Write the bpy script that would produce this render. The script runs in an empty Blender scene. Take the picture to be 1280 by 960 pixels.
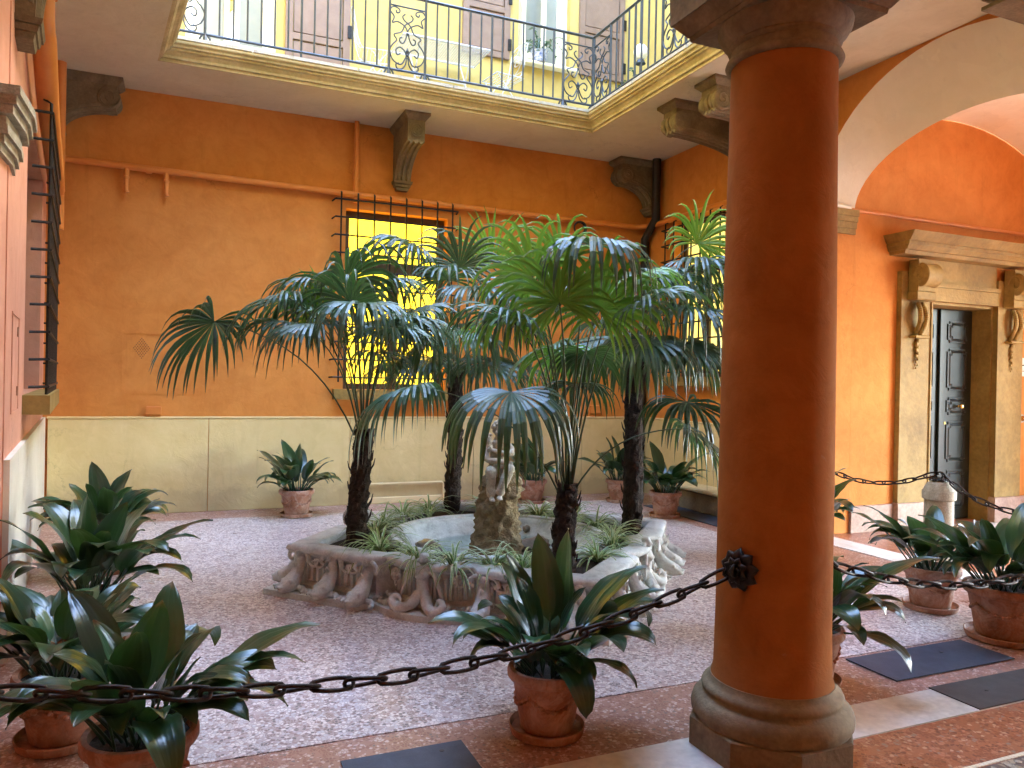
import bpy, bmesh, math, random
from mathutils import Vector, Matrix, noise
R_ = math.radians
SC = bpy.context.scene
COL = SC.collection
rng = random.Random(11)
V = Vector

# ---------------------------------------------------------------- camera, world, sun, exposure
EYE = V((0, 0, 1.6)); FPX, YAW, PITCH, ROLL = 947.8, .4037, -.0025, .0198
Fw = V((math.sin(YAW)*math.cos(PITCH), math.cos(YAW)*math.cos(PITCH), math.sin(PITCH)))
R0 = V((math.cos(YAW), -math.sin(YAW), 0)); U0 = R0.cross(Fw)
Rt = R0*math.cos(ROLL) + U0*math.sin(ROLL); Up = U0*math.cos(ROLL) - R0*math.sin(ROLL)
cd = bpy.data.cameras.new('camera'); cam = bpy.data.objects.new('camera', cd); COL.objects.link(cam)
cd.sensor_width = 36; cd.lens = 36*FPX/1280; cd.clip_start = .03; cd.clip_end = 500
cam.matrix_world = Matrix(((Rt.x, Up.x, -Fw.x, EYE.x), (Rt.y, Up.y, -Fw.y, EYE.y), (Rt.z, Up.z, -Fw.z, EYE.z), (0, 0, 0, 1)))
SC.camera = cam
SUN_EL, SUN_AZ = 46, 97
w = bpy.data.worlds.new('World'); SC.world = w; w.use_nodes = True
nt = w.node_tree; bg = nt.nodes['Background']
sky = nt.nodes.new('ShaderNodeTexSky'); sky.sky_type = 'NISHITA'; sky.sun_disc = False
sky.sun_elevation = R_(SUN_EL); sky.sun_rotation = R_(SUN_AZ); sky.air_density = 1.0; sky.dust_density = .6
nt.links.new(sky.outputs[0], bg.inputs[0]); bg.inputs[1].default_value = .15
sl = bpy.data.lights.new('sun', 'SUN'); sl.energy = .5; sl.angle = R_(20); sl.color = (1, .96, .90)
sun = bpy.data.objects.new('sun', sl); COL.objects.link(sun)
sd = V((math.sin(R_(SUN_AZ))*math.cos(R_(SUN_EL)), math.cos(R_(SUN_AZ))*math.cos(R_(SUN_EL)), math.sin(R_(SUN_EL))))
sun.rotation_euler = sd.to_track_quat('Z', 'Y').to_euler(); sun.location = (2, 6, 14)
SC.view_settings.view_transform = 'Standard'; SC.view_settings.look = 'None'
SC.view_settings.exposure = 5.45; SC.view_settings.gamma = 1
SC.cycles.max_bounces = 10; SC.cycles.diffuse_bounces = 7; SC.cycles.glossy_bounces = 4
SC.cycles.use_denoising = True; SC.cycles.sample_clamp_indirect = 12

# ---------------------------------------------------------------- materials
MATS = {}
def nodes(name, rough=.6, spec=.5):
    m = bpy.data.materials.new(name); m.use_nodes = True; t = m.node_tree; b = t.nodes['Principled BSDF']
    b.inputs['Roughness'].default_value = rough; b.inputs['Specular IOR Level'].default_value = spec
    MATS[name] = m
    return m, t, b
def N(t, typ, **k):
    n = t.nodes.new(typ)
    for a, v in k.items():
        if hasattr(n, a): setattr(n, a, v)
        else: n.inputs[a.replace('_', ' ')].default_value = v
    return n
def coords(t, kind='pos'):
    if kind == 'pos': return t.nodes.new('ShaderNodeNewGeometry').outputs['Position']
    return t.nodes.new('ShaderNodeTexCoord').outputs[{'obj': 'Object', 'uv': 'UV'}[kind]]
def ramp(t, fac, stops, interp='LINEAR'):
    r = t.nodes.new('ShaderNodeValToRGB'); t.links.new(fac, r.inputs[0]); cr = r.color_ramp; cr.interpolation = interp
    while len(cr.elements) < len(stops): cr.elements.new(.5)
    for e, (p, c) in zip(cr.elements, stops): e.position = p; e.color = (*c, 1)
    return r.outputs[0]
def noise_(t, co, scale, detail=5, rough=.55, dist=0):
    n = N(t, 'ShaderNodeTexNoise', Scale=scale, Detail=detail, Roughness=rough, Distortion=dist)
    t.links.new(co, n.inputs['Vector']); return n.outputs[0]
def mixc(t, fac, a, b, mode='MIX'):
    m = t.nodes.new('ShaderNodeMix'); m.data_type = 'RGBA'; m.blend_type = mode
    for s, v in ((m.inputs[0], fac), (m.inputs[6], a), (m.inputs[7], b)):
        if isinstance(v, (int, float)): s.default_value = v
        elif isinstance(v, tuple): s.default_value = (*v, 1)
        else: t.links.new(v, s)
    return m.outputs[2]
def bump(t, b, h, strength=.3, dist=.01, prev=None):
    n = N(t, 'ShaderNodeBump', Strength=strength, Distance=dist); t.links.new(h, n.inputs['Height'])
    if prev: t.links.new(prev, n.inputs['Normal'])
    t.links.new(n.outputs[0], b.inputs['Normal']); return n.outputs[0]
def mat_noise(name, c1, c2, scale=3, rough=.7, c3=None, fine=None, bs=.25, bd=.01, bscale=30, co='pos', detail=6, spec=.4, metal=0, bloom=0):
    m, t, b = nodes(name, rough, spec); p = coords(t, co)
    n = noise_(t, p, scale, detail, .6, .4)
    st = [(.32, c1), (.68, c2)] if c3 is None else [(.25, c1), (.5, c2), (.75, c3)]
    c = ramp(t, n, st)
    if fine:
        n2 = noise_(t, p, scale*9, 4); c = mixc(t, fine, c, ramp(t, n2, [(.3, (.45, .45, .45)), (.7, (1, 1, 1))]), 'MULTIPLY')
    if bloom:
        c = mixc(t, ramp(t, noise_(t, coords(t), 7, 9, .72, 1), [(.46, (0, 0, 0)), (.62, (bloom,)*3)]), c, (.62, .50, .42))
        c = mixc(t, ramp(t, noise_(t, coords(t), 4, 9, .7), [(.52, (0, 0, 0)), (.66, (.6,)*3)]), c, (.10, .055, .03))
    t.links.new(c, b.inputs['Base Color']); b.inputs['Metallic'].default_value = metal
    if bs: bump(t, b, noise_(t, p, bscale, 5), bs, bd)
    return m
def mat_stucco(name, a, bcol, ccol, rough=.85, dirt=0):
    m, t, b = nodes(name, rough, .25); p = coords(t)
    c = ramp(t, noise_(t, p, .9, 8, .62, 1.2), [(.3, a), (.5, bcol), (.72, ccol)])
    c = mixc(t, .35, c, ramp(t, noise_(t, p, 4.5, 8, .7, .6), [(.35, a), (.6, ccol)]))
    # trowel patches with soft edges and faint stains
    v = N(t, 'ShaderNodeTexVoronoi', Scale=2.2, Randomness=1.0); w2 = noise_(t, p, 3, 3)
    vm = t.nodes.new('ShaderNodeVectorMath'); vm.operation = 'ADD'; t.links.new(p, vm.inputs[0]); t.links.new(w2, vm.inputs[1]); t.links.new(vm.outputs[0], v.inputs['Vector'])
    c = mixc(t, .10, c, ramp(t, v.outputs['Color'], [(.2, (.55, .5, .45)), (.8, (1, 1, 1))]), 'MULTIPLY')
    # hairline cracks, only here and there, and faint drips
    cv = N(t, 'ShaderNodeTexVoronoi', feature='DISTANCE_TO_EDGE', Scale=.8, Randomness=1.0); cm = t.nodes.new('ShaderNodeVectorMath'); cm.operation = 'MULTIPLY_ADD'
    nz = N(t, 'ShaderNodeTexNoise', Scale=3.5, Detail=6, Roughness=.7); t.links.new(p, nz.inputs['Vector']); t.links.new(nz.outputs['Color'], cm.inputs[0]); cm.inputs[1].default_value = (.55, .55, .55); t.links.new(p, cm.inputs[2]); t.links.new(cm.outputs[0], cv.inputs['Vector'])
    ck = ramp(t, cv.outputs['Distance'], [(0, (1, 1, 1)), (.006, (0, 0, 0))]); ckm = mixc(t, 1, ck, ramp(t, noise_(t, p, .7, 3), [(.56, (0, 0, 0)), (.64, (.45, .45, .45))]), 'MULTIPLY')
    c = mixc(t, ckm, c, tuple(x*.35 for x in a))
    mp = t.nodes.new('ShaderNodeMapping'); mp.inputs['Scale'].default_value = (5, 5, .35); t.links.new(p, mp.inputs[0])
    c = mixc(t, ramp(t, noise_(t, mp.outputs[0], 1.6, 7, .65), [(.58, (0, 0, 0)), (.72, (.22, .22, .22))]), c, tuple(x*.62 for x in a))
    if dirt:
        sz = t.nodes.new('ShaderNodeSeparateXYZ'); t.links.new(p, sz.inputs[0])
        ad = N(t, 'ShaderNodeMath', operation='MULTIPLY_ADD'); t.links.new(noise_(t, p, 7, 8, .7), ad.inputs[0]); ad.inputs[1].default_value = -.42; t.links.new(sz.outputs[2], ad.inputs[2])
        c = mixc(t, ramp(t, ad.outputs[0], [(0, (dirt,)*3), (.10, (dirt*.35,)*3), (.32, (0, 0, 0))]), c, (.20, .15, .10))
        sp = noise_(t, p, 11, 9, .75, .5); c = mixc(t, ramp(t, sp, [(.66, (0, 0, 0)), (.72, (.35, .35, .35))]), c, (.38, .26, .15))
    t.links.new(c, b.inputs['Base Color'])
    n1 = bump(t, b, noise_(t, p, 6, 6, .6, .8), .35, .02)
    bump(t, b, noise_(t, p, 90, 3), .12, .003, n1)
    return m
orange = mat_stucco('orange_stucco', (.50, .178, .033), (.61, .232, .050), (.68, .29, .070))
shaft_m = mat_stucco('terracotta_shaft', (.25, .084, .018), (.32, .115, .026), (.39, .15, .038), .85, .35)
shaft_m.node_tree.nodes['Principled BSDF'].inputs['Specular IOR Level'].default_value = .08
pink = mat_stucco('pinkish_stucco', (.60, .27, .17), (.68, .33, .22), (.72, .38, .26))
cream = mat_stucco('cream_dado', (.62, .48, .215), (.69, .55, .265), (.73, .59, .305), .6, .4)
whitewall = mat_stucco('pale_dado', (.66, .62, .50), (.71, .67, .55), (.74, .70, .60), .6, .35)
yellow = mat_stucco('yellow_stucco', (.46, .34, .10), (.52, .39, .125), (.56, .43, .15))
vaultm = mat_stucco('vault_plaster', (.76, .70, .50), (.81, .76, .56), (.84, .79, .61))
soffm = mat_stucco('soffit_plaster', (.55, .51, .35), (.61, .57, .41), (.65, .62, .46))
stone = mat_noise('grey_brown_stone', (.16, .115, .058), (.27, .205, .11), 5, .8, fine=.5, bs=.4, bd=.01, bscale=40)
ocher = mat_noise('ochre_stone', (.19, .115, .028), (.32, .21, .055), 2.2, .7, (.41, .28, .085), .45, .4, .01, 35)
mould = mat_noise('balcony_moulding_stone', (.46, .38, .18), (.66, .56, .31), 3, .75, fine=.4, bs=.3, bd=.006, bscale=50)
fstone = mat_noise('fountain_stone', (.36, .37, .34), (.58, .60, .56), 9, .8, (.68, .70, .66), .4, .5, .006, 60)
ystone = mat_noise('ochre_limestone', (.28, .24, .16), (.46, .41, .30), 10, .85, (.56, .50, .38), .6, .6, .01, 60)
tufa = mat_noise('tufa_rock', (.13, .09, .045), (.27, .20, .10), 22, .95, (.36, .28, .15), .6, .9, .02, 70)
skirt = mat_noise('pink_marble_skirting', (.34, .20, .13), (.45, .29, .20), 3, .5, (.5, .35, .26), .6, .2, .004, 60)
marble = mat_noise('white_marble', (.62, .58, .47), (.78, .75, .67), 2.5, .35, (.82, .80, .74), .4, .1, .003, 40)
iron = mat_noise('wrought_iron', (.012, .012, .013), (.035, .032, .03), 30, .45, bs=.4, bd=.002, bscale=120, co='obj', metal=.6)
ironblue = mat_noise('balcony_iron', (.045, .055, .065), (.075, .085, .10), 8, .45, bs=.1, bscale=90, metal=.5)
rust = mat_noise('chain_iron', (.018, .014, .012), (.05, .036, .028), 45, .5, bs=.5, bd=.002, bscale=150, co='obj', metal=.7)
blackpipe = mat_noise('black_pipe', (.012, .012, .012), (.03, .028, .026), 6, .35, bs=.1)
terra = mat_noise('terracotta', (.24, .085, .038), (.37, .15, .075), 8, .75, (.45, .22, .13), .5, .35, .004, 60, 'obj', bloom=.3)
terra2 = mat_noise('pale_terracotta', (.32, .14, .08), (.45, .22, .14), 10, .8, (.52, .32, .23), .5, .35, .004, 60, 'obj', bloom=.6)
soil = mat_noise('soil', (.012, .009, .006), (.04, .028, .018), 40, .95, bs=.8, bd=.02, bscale=80)
doorm = mat_noise('dark_green_door_paint', (.012, .015, .011), (.022, .026, .02), 4, .3, bs=.15, bd=.002, bscale=60, spec=.5)
brass = mat_noise('brass', (.55, .38, .12), (.7, .52, .2), 8, .25, bs=0, metal=1)
rubber = mat_noise('slate_mat', (.045, .055, .075), (.068, .080, .105), 12, .55, fine=.3, bs=.3, bd=.002, bscale=200)
rubber2 = mat_noise('iron_floor_plate', (.05, .045, .04), (.075, .068, .062), 12, .5, fine=.3, bs=.3, bd=.002, bscale=200)
brownpaint = mat_noise('brown_shutter_paint', (.20, .125, .085), (.25, .165, .115), 5, .55, bs=.15, bscale=50)
creampaint = mat_noise('cream_window_paint', (.72, .66, .46), (.80, .74, .54), 5, .45, bs=.1)
framebrown = mat_noise('dark_window_frame', (.05, .035, .02), (.08, .058, .036), 6, .5, bs=.2, bscale=50)
orangepaint = mat_noise('orange_pipe_paint', (.60, .20, .04), (.68, .25, .055), 4, .5, bs=.15, bscale=40)
creampipe = mat_noise('cream_pipe_paint', (.66, .53, .29), (.70, .57, .33), 4, .5, bs=.1)
whitemetal = mat_noise('white_garden_metal', (.55, .57, .58), (.66, .67, .68), 4, .5, bs=.1)
trunkm = mat_noise('palm_trunk_fibre', (.008, .005, .004), (.034, .022, .015), 22, .95, (.07, .047, .030), .5, .9, .02, 60)
petm = mat_noise('petiole_green', (.03, .055, .02), (.075, .11, .04), 6, .4, bs=.1)
stonewet = mat_noise('wet_stone', (.10, .085, .065), (.20, .165, .12), 9, .35, (.3, .22, .13), .5, .5, .01, 30)
wire = mat_noise('black_cable', (.012, .012, .012), (.02, .02, .02), 5, .4, bs=0)
plaster_w = mat_noise('white_plate', (.72, .70, .64), (.8, .78, .72), 5, .4, bs=0)
darkglass = mat_noise('dim_interior_glass', (.22, .23, .20), (.32, .33, .29), .8, .15, bs=0)
bluechina = mat_noise('blue_and_white_china', (.08, .14, .35), (.75, .76, .78), 30, .25, bs=0)

def mat_emit(name, col, s, col2=None):
    m, t, b = nodes(name, .25, .5); p = coords(t)
    c = ramp(t, noise_(t, p, 1.6, 3), [(.3, col), (.7, col2 or col)])
    t.links.new(c, b.inputs['Base Color']); t.links.new(c, b.inputs['Emission Color']); b.inputs['Emission Strength'].default_value = s
    return m
lit = mat_emit('lit_yellow_pane', (.92, .55, .015), .16, (1, .62, .03))
litpale = mat_emit('lit_pale_yellow_pane', (.75, .55, .10), .05, (.78, .62, .18))

def mat_terrazzo(name, base1, base2, chips, scale=75, rough=.35):
    m, t, b = nodes(name, rough, .5); p = coords(t)
    # jitter the cells so the chips are irregular
    v = N(t, 'ShaderNodeTexVoronoi', Scale=scale, Randomness=1.0); t.links.new(p, v.inputs['Vector'])
    sp = t.nodes.new('ShaderNodeSeparateColor'); t.links.new(v.outputs['Color'], sp.inputs[0])
    c = ramp(t, sp.outputs[0], chips, 'CONSTANT')
    v2 = N(t, 'ShaderNodeTexVoronoi', Scale=scale*.45, Randomness=1.0); t.links.new(p, v2.inputs['Vector'])
    sp2 = t.nodes.new('ShaderNodeSeparateColor'); t.links.new(v2.outputs['Color'], sp2.inputs[0])
    big = N(t, 'ShaderNodeMath', operation='GREATER_THAN'); t.links.new(sp2.outputs[1], big.inputs[0]); big.inputs[1].default_value = .8
    c = mixc(t, big.outputs[0], c, ramp(t, sp2.outputs[2], chips, 'CONSTANT'))
    matrix = ramp(t, noise_(t, p, 1.3, 6, .6), [(.35, base1), (.65, base2)])
    e = N(t, 'ShaderNodeTexVoronoi', feature='DISTANCE_TO_EDGE', Scale=scale, Randomness=1.0); t.links.new(p, e.inputs['Vector'])
    ed = N(t, 'ShaderNodeMath', operation='LESS_THAN'); t.links.new(e.outputs['Distance'], ed.inputs[0]); ed.inputs[1].default_value = .09
    c = mixc(t, ed.outputs[0], c, matrix)
    c = mixc(t, .12, c, matrix)
    st = ramp(t, noise_(t, p, .55, 7, .65, .7), [(.3, (.78, .72, .68)), (.6, (1, 1, 1))])
    c = mixc(t, .7, c, st, 'MULTIPLY')
    t.links.new(c, b.inputs['Base Color'])
    rr = ramp(t, noise_(t, p, 3, 6), [(.3, (rough*.75,)*3), (.7, (min(1, rough*1.35),)*3)]); t.links.new(rr, b.inputs['Roughness'])
    bump(t, b, noise_(t, p, 25, 5), .12, .003)
    return m
terr_l = mat_terrazzo('pale_pink_terrazzo', (.44, .35, .31), (.51, .42, .38),
    [(0, (.24, .15, .14)), (.14, (.62, .59, .60)), (.32, (.38, .26, .24)), (.46, (.84, .78, .73)), (.70, (.13, .11, .11)), (.80, (.50, .40, .39)), (.9, (.78, .70, .65))], 60)
terr_r = mat_terrazzo('red_brown_terrazzo', (.32, .115, .05), (.40, .165, .075),
    [(0, (.28, .085, .036)), (.3, (.40, .145, .06)), (.55, (.48, .21, .11)), (.72, (.20, .068, .036)), (.84, (.56, .36, .22)), (.94, (.30, .24, .18))], 55)
terr_b = mat_terrazzo('border_terrazzo', (.37, .20, .14), (.45, .26, .19),
    [(0, (.30, .13, .09)), (.3, (.42, .22, .16)), (.55, (.60, .44, .38)), (.68, (.24, .11, .08)), (.82, (.68, .58, .53)), (.93, (.2, .16, .15))], 62)
mosaicm = mat_terrazzo('mosaic_terrazzo', (.14, .11, .09), (.2, .16, .12),
    [(0, (.12, .1, .08)), (.5, (.24, .2, .14)), (.7, (.45, .38, .24)), (.88, (.6, .52, .36))], 22)

def mat_leaf(name, dark, light, vein=(.16, .22, .07), rough=.28, vs=.3, stripes=26, trans=.12, edge=None):
    m, t, b = nodes(name, rough, .55)
    uv = t.nodes.new('ShaderNodeTexCoord').outputs['UV']; s = t.nodes.new('ShaderNodeSeparateXYZ'); t.links.new(uv, s.inputs[0])
    oi = t.nodes.new('ShaderNodeObjectInfo')
    c = ramp(t, oi.outputs['Random'], [(0, dark), (.75, light), (1, tuple(min(1, x*1.5) for x in light))])
    n = noise_(t, coords(t), 9, 4); c = mixc(t, .35, c, ramp(t, n, [(.35, (.5, .5, .5)), (.7, (1.2, 1.2, 1.1))]), 'MULTIPLY')
    k = N(t, 'ShaderNodeMath', operation='MULTIPLY'); t.links.new(s.outputs[0], k.inputs[0]); k.inputs[1].default_value = stripes
    sn = N(t, 'ShaderNodeMath', operation='SINE'); t.links.new(k.outputs[0], sn.inputs[0])
    hv = ramp(t, sn.outputs[0], [(0, (0, 0, 0)), (1, (1, 1, 1))])
    mv = N(t, 'ShaderNodeMath', operation='MULTIPLY'); t.links.new(sn.outputs[0], mv.inputs[0]); mv.inputs[1].default_value = vs*.5; mv.use_clamp = True
    c = mixc(t, mv.outputs[0], c, vein)
    if edge:
        a = N(t, 'ShaderNodeMath', operation='SUBTRACT'); t.links.new(s.outputs[0], a.inputs[0]); a.inputs[1].default_value = .5
        ab = N(t, 'ShaderNodeMath', operation='ABSOLUTE'); t.links.new(a.outputs[0], ab.inputs[0])
        g = N(t, 'ShaderNodeMath', operation='GREATER_THAN'); t.links.new(ab.outputs[0], g.inputs[0]); g.inputs[1].default_value = .24
        c = mixc(t, g.outputs[0], c, edge)
    tip = ramp(t, s.outputs[1], [(.90, (0, 0, 0)), (.99, (1, 1, 1))]); tn = N(t, 'ShaderNodeMath', operation='MULTIPLY'); t.links.new(tip, tn.inputs[0]); t.links.new(oi.outputs['Random'], tn.inputs[1])
    c = mixc(t, tn.outputs[0], c, (.20, .13, .05))
    b.inputs['Coat Weight'].default_value = .35; b.inputs['Coat Roughness'].default_value = rough
    t.links.new(c, b.inputs['Base Color']); bump(t, b, hv, .35, .0025)
    tr = N(t, 'ShaderNodeBsdfTranslucent'); c2 = mixc(t, .5, c, (.15, .30, .03)); t.links.new(c2, tr.inputs['Color'])
    mx = t.nodes.new('ShaderNodeMixShader'); mx.inputs[0].default_value = trans
    out = t.nodes['Material Output']; t.links.new(b.outputs[0], mx.inputs[1]); t.links.new(tr.outputs[0], mx.inputs[2]); t.links.new(mx.outputs[0], out.inputs[0])
    return m
leafm = mat_leaf('aspidistra_leaf', (.008, .030, .015), (.020, .066, .025), (.05, .11, .05))
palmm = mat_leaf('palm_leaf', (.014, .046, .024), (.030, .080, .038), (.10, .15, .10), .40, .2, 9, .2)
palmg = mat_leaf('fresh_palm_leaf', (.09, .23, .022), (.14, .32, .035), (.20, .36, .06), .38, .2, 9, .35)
spidm = mat_leaf('spider_leaf', (.07, .16, .03), (.12, .24, .05), (.2, .3, .1), .4, .1, 6, .25, (.50, .56, .32))

def mat_water():
    m, t, b = nodes('shallow_water', .04, .5)
    b.inputs['Base Color'].default_value = (.30, .36, .33, 1)
    tr = t.nodes.new('ShaderNodeBsdfTransparent'); tr.inputs[0].default_value = (.86, .93, .90, 1)
    gl = t.nodes.new('ShaderNodeBsdfGlossy'); gl.inputs['Roughness'].default_value = .03
    fr = t.nodes.new('ShaderNodeFresnel'); fr.inputs[0].default_value = 1.33
    bp = N(t, 'ShaderNodeBump', Strength=.15, Distance=.01); t.links.new(noise_(t, coords(t), 9, 3), bp.inputs['Height'])
    t.links.new(bp.outputs[0], gl.inputs['Normal']); t.links.new(bp.outputs[0], fr.inputs['Normal'])
    mx = t.nodes.new('ShaderNodeMixShader'); t.links.new(fr.outputs[0], mx.inputs[0]); t.links.new(tr.outputs[0], mx.inputs[1]); t.links.new(gl.outputs[0], mx.inputs[2])
    t.links.new(mx.outputs[0], t.nodes['Material Output'].inputs[0]); return m
waterm = mat_water()

# ---------------------------------------------------------------- mesh helpers
class MB:
    def __init__(s): s.v = []; s.f = []; s.uv = {}
    def add(s, vs, fs, uvs=None):
        o = len(s.v); s.v += [tuple(p) for p in vs]
        for i, f in enumerate(fs):
            if uvs: s.uv[len(s.f)] = uvs[i]
            s.f.append(tuple(o+k for k in f))
        return s
    def prism(s, pts, z0, z1, top=None):
        n = len(pts); top = top or pts
        vs = [(p[0], p[1], z0) for p in pts] + [(p[0], p[1], z1) for p in top]
        fs = [tuple(range(n))[::-1], tuple(range(n, 2*n))] + [(i, (i+1) % n, n+(i+1) % n, n+i) for i in range(n)]
        return s.add(vs, fs)
    def box(s, a, b):
        (x0, y0, z0), (x1, y1, z1) = a, b
        return s.prism([(x0, y0), (x1, y0), (x1, y1), (x0, y1)], z0, z1)
    def cbox(s, a, b, c=.01):      # box with chamfered edges (as nested prisms)
        (x0, y0, z0), (x1, y1, z1) = a, b; c = min(c, (x1-x0)*.45, (y1-y0)*.45, (z1-z0)*.45)
        P = lambda e: [(x0+e, y0+e), (x1-e, y0+e), (x1-e, y1-e), (x0+e, y1-e)]
        return s.loft([[(*p, z0) for p in P(c)], [(*p, z0+c) for p in P(0)], [(*p, z1-c) for p in P(0)], [(*p, z1) for p in P(c)]])
    def loft(s, rings, cap=True, closed=True, uv=False):
        n = len(rings[0]); vs = [p for r in rings for p in r]; fs = []
        for j in range(len(rings)-1):
            for i in range(n if closed else n-1):
                k = (i+1) % n; fs.append((j*n+i, j*n+k, (j+1)*n+k, (j+1)*n+i))
        if cap: fs.append(tuple(range(n))[::-1]); fs.append(tuple(range((len(rings)-1)*n, len(rings)*n)))
        return s.add(vs, fs)
    def lathe(s, c, prof, seg=32, cap=True, a0=0):
        return s.loft([[(c[0]+r*math.cos(a0+2*math.pi*i/seg), c[1]+r*math.sin(a0+2*math.pi*i/seg), c[2]+z) for i in range(seg)] for r, z in prof], cap)
    def tube(s, pts, r, seg=8, cap=True, flat=1.0):
        pts = [V(p) for p in pts]; n = len(pts); rad = r if isinstance(r, (list, tuple)) else [r]*n
        rings = []; T = (pts[1]-pts[0]).normalized(); ref = V((0, 0, 1)) if abs(T.z) < .9 else V((1, 0, 0))
        nn = T.cross(ref).normalized()
        for i in range(n):
            T = (pts[min(i+1, n-1)]-pts[max(i-1, 0)]).normalized()
            nn = (nn - T*nn.dot(T)).normalized(); bb = T.cross(nn)
            rings.append([pts[i]+(nn*math.cos(a)+bb*math.sin(a)*flat)*rad[i] for a in [2*math.pi*k/seg for k in range(seg)]])
        return s.loft(rings, cap)
    def ball(s, c, r, seg=10, rings=6, sc=(1, 1, 1)):
        c = V(c); rr = []
        for j in range(1, rings):
            a = math.pi*j/rings; rr.append([c+V((r*math.sin(a)*math.cos(2*math.pi*i/seg)*sc[0], r*math.sin(a)*math.sin(2*math.pi*i/seg)*sc[1], -r*math.cos(a)*sc[2])) for i in range(seg)])
        o = len(s.v); s.loft(rr, False)
        b = len(s.v); s.v += [tuple(c-V((0, 0, r*sc[2]))), tuple(c+V((0, 0, r*sc[2])))]
        for i in range(seg):
            k = (i+1) % seg; s.f.append((b, o+k, o+i)); s.f.append((b+1, o+(rings-2)*seg+i, o+(rings-2)*seg+k))
        return s
    def mesh(s, name, mat, smooth=None, off=(0, 0, 0)):
        me = bpy.data.meshes.new(name); ox, oy, oz = off
        me.from_pydata([(x-ox, y-oy, z-oz) for x, y, z in s.v], [], s.f)
        if s.uv:
            l = me.uv_layers.new(name='UVMap')
            for p in me.polygons:
                u = s.uv.get(p.index)
                if u:
                    for k, li in enumerate(p.loop_indices): l.data[li].uv = u[k]
        me.materials.append(mat)
        if not s.uv:
            b = bmesh.new(); b.from_mesh(me); bmesh.ops.recalc_face_normals(b, faces=b.faces); b.to_mesh(me); b.free()
        if smooth is not None:
            me.shade_smooth(); 
            if smooth < 170: me.set_sharp_from_angle(angle=R_(smooth))
        return me
    def build(s, name, mat, parent=None, smooth=None):
        off = V(parent['wl']) if parent is not None else V((0, 0, 0))
        o = bpy.data.objects.new(name, s.mesh(name, mat, smooth, off)); COL.objects.link(o)
        if parent is not None: o.parent = parent; o['wl'] = tuple(off)
        else: o['wl'] = (0, 0, 0)
        return o
def tag(o, label=None, cat=None, group=None, kind=None):
    if label: o['label'] = label
    if cat: o['category'] = cat
    if group: o['group'] = group
    if kind: o['kind'] = kind
    return o
def thing(name, loc, label, cat, group=None):
    o = bpy.data.objects.new(name, None); COL.objects.link(o); o.location = loc; o['wl'] = tuple(loc); o.empty_display_size = .1
    return tag(o, label, cat, group)
def inst(name, me, parent, loc, rot=(0, 0, 0), sc=(1, 1, 1)):   # a part that shares mesh data; loc is a world place
    o = bpy.data.objects.new(name, me); COL.objects.link(o); wl = V(parent['wl']); o.parent = parent
    o.location = V(loc)-wl; o.rotation_euler = rot; o.scale = sc; o['wl'] = tuple(wl); return o
def bez(p0, p1, p2, n=8):
    p0, p1, p2 = V(p0), V(p1), V(p2); return [p0*(1-t)**2+p1*2*t*(1-t)+p2*t*t for t in [i/n for i in range(n+1)]]
def spline(pts, n=6):
    P = [V(p) for p in pts]; P = [P[0]*2-P[1]]+P+[P[-1]*2-P[-2]]; out = []
    for i in range(1, len(P)-2):
        for k in range(n):
            t = k/n; a, b, c, d = P[i-1], P[i], P[i+1], P[i+2]
            out.append(.5*((2*b)+(c-a)*t+(2*a-5*b+4*c-d)*t*t+(3*b-a-3*c+d)*t**3))
    return out+[P[-2]]
def fused(name, mb, mat, parent=None, voxel=.01, off=None):      # joins rounded volumes into one continuous skin
    me = mb.mesh(name+'_raw', mat); tmp = bpy.data.objects.new('tmp', me); COL.objects.link(tmp)
    r = tmp.modifiers.new('r', 'REMESH'); r.mode = 'VOXEL'; r.voxel_size = voxel; r.use_smooth_shade = True
    s = tmp.modifiers.new('s', 'SMOOTH'); s.iterations = 2; s.factor = .5
    dg = bpy.context.evaluated_depsgraph_get(); out = bpy.data.meshes.new_from_object(tmp.evaluated_get(dg))
    bpy.data.objects.remove(tmp); bpy.data.meshes.remove(me); out.name = name; out.materials.clear(); out.materials.append(mat)
    return out
# ================================================================= THE SETTING
YB, XR, ZS, CX, CY = 9.67, 6.27, 4.85, 2.42, 2.65       # back wall, right wall, soffit height, column
XL = lambda y: -1.4315-.1134*(y-9.667)                  # left wall runs slightly skew
tL = V((-.1134, 1)).normalized(); nL = V((tL.y, -tL.x))
def LW(y, off): return (XL(y)+nL.x*off, y+nL.y*off)
def struct(name, mb, mat, smooth=None): return tag(mb.build(name, mat, None, smooth), kind='structure')

struct('ground', MB().box((-60, -60, -.30), (60, 60, -.10)), marble)  # unseen ground outside, made pale to bounce light up into the passage
struct('floor', MB().box((-2.2, -3, -.08), (13.5, 10.0, 0)), terr_b)
struct('courtyard_floor', MB().prism([(-.35, 3.36), (5.35, 3.36), (5.35, 9.1), (-.95, 9.1)], -.01, .004), terr_l)
struct('portico_floor', MB().prism([(-2.15, -3), (13.4, -3), (13.4, 2.545), (-2, 2.545)], -.01, .0035), terr_r)
struct('passage_floor', MB().prism([(6.42, 2.84), (13.4, 2.84), (13.4, 7), (6.42, 7)], -.01, .0035), terr_r)
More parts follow.
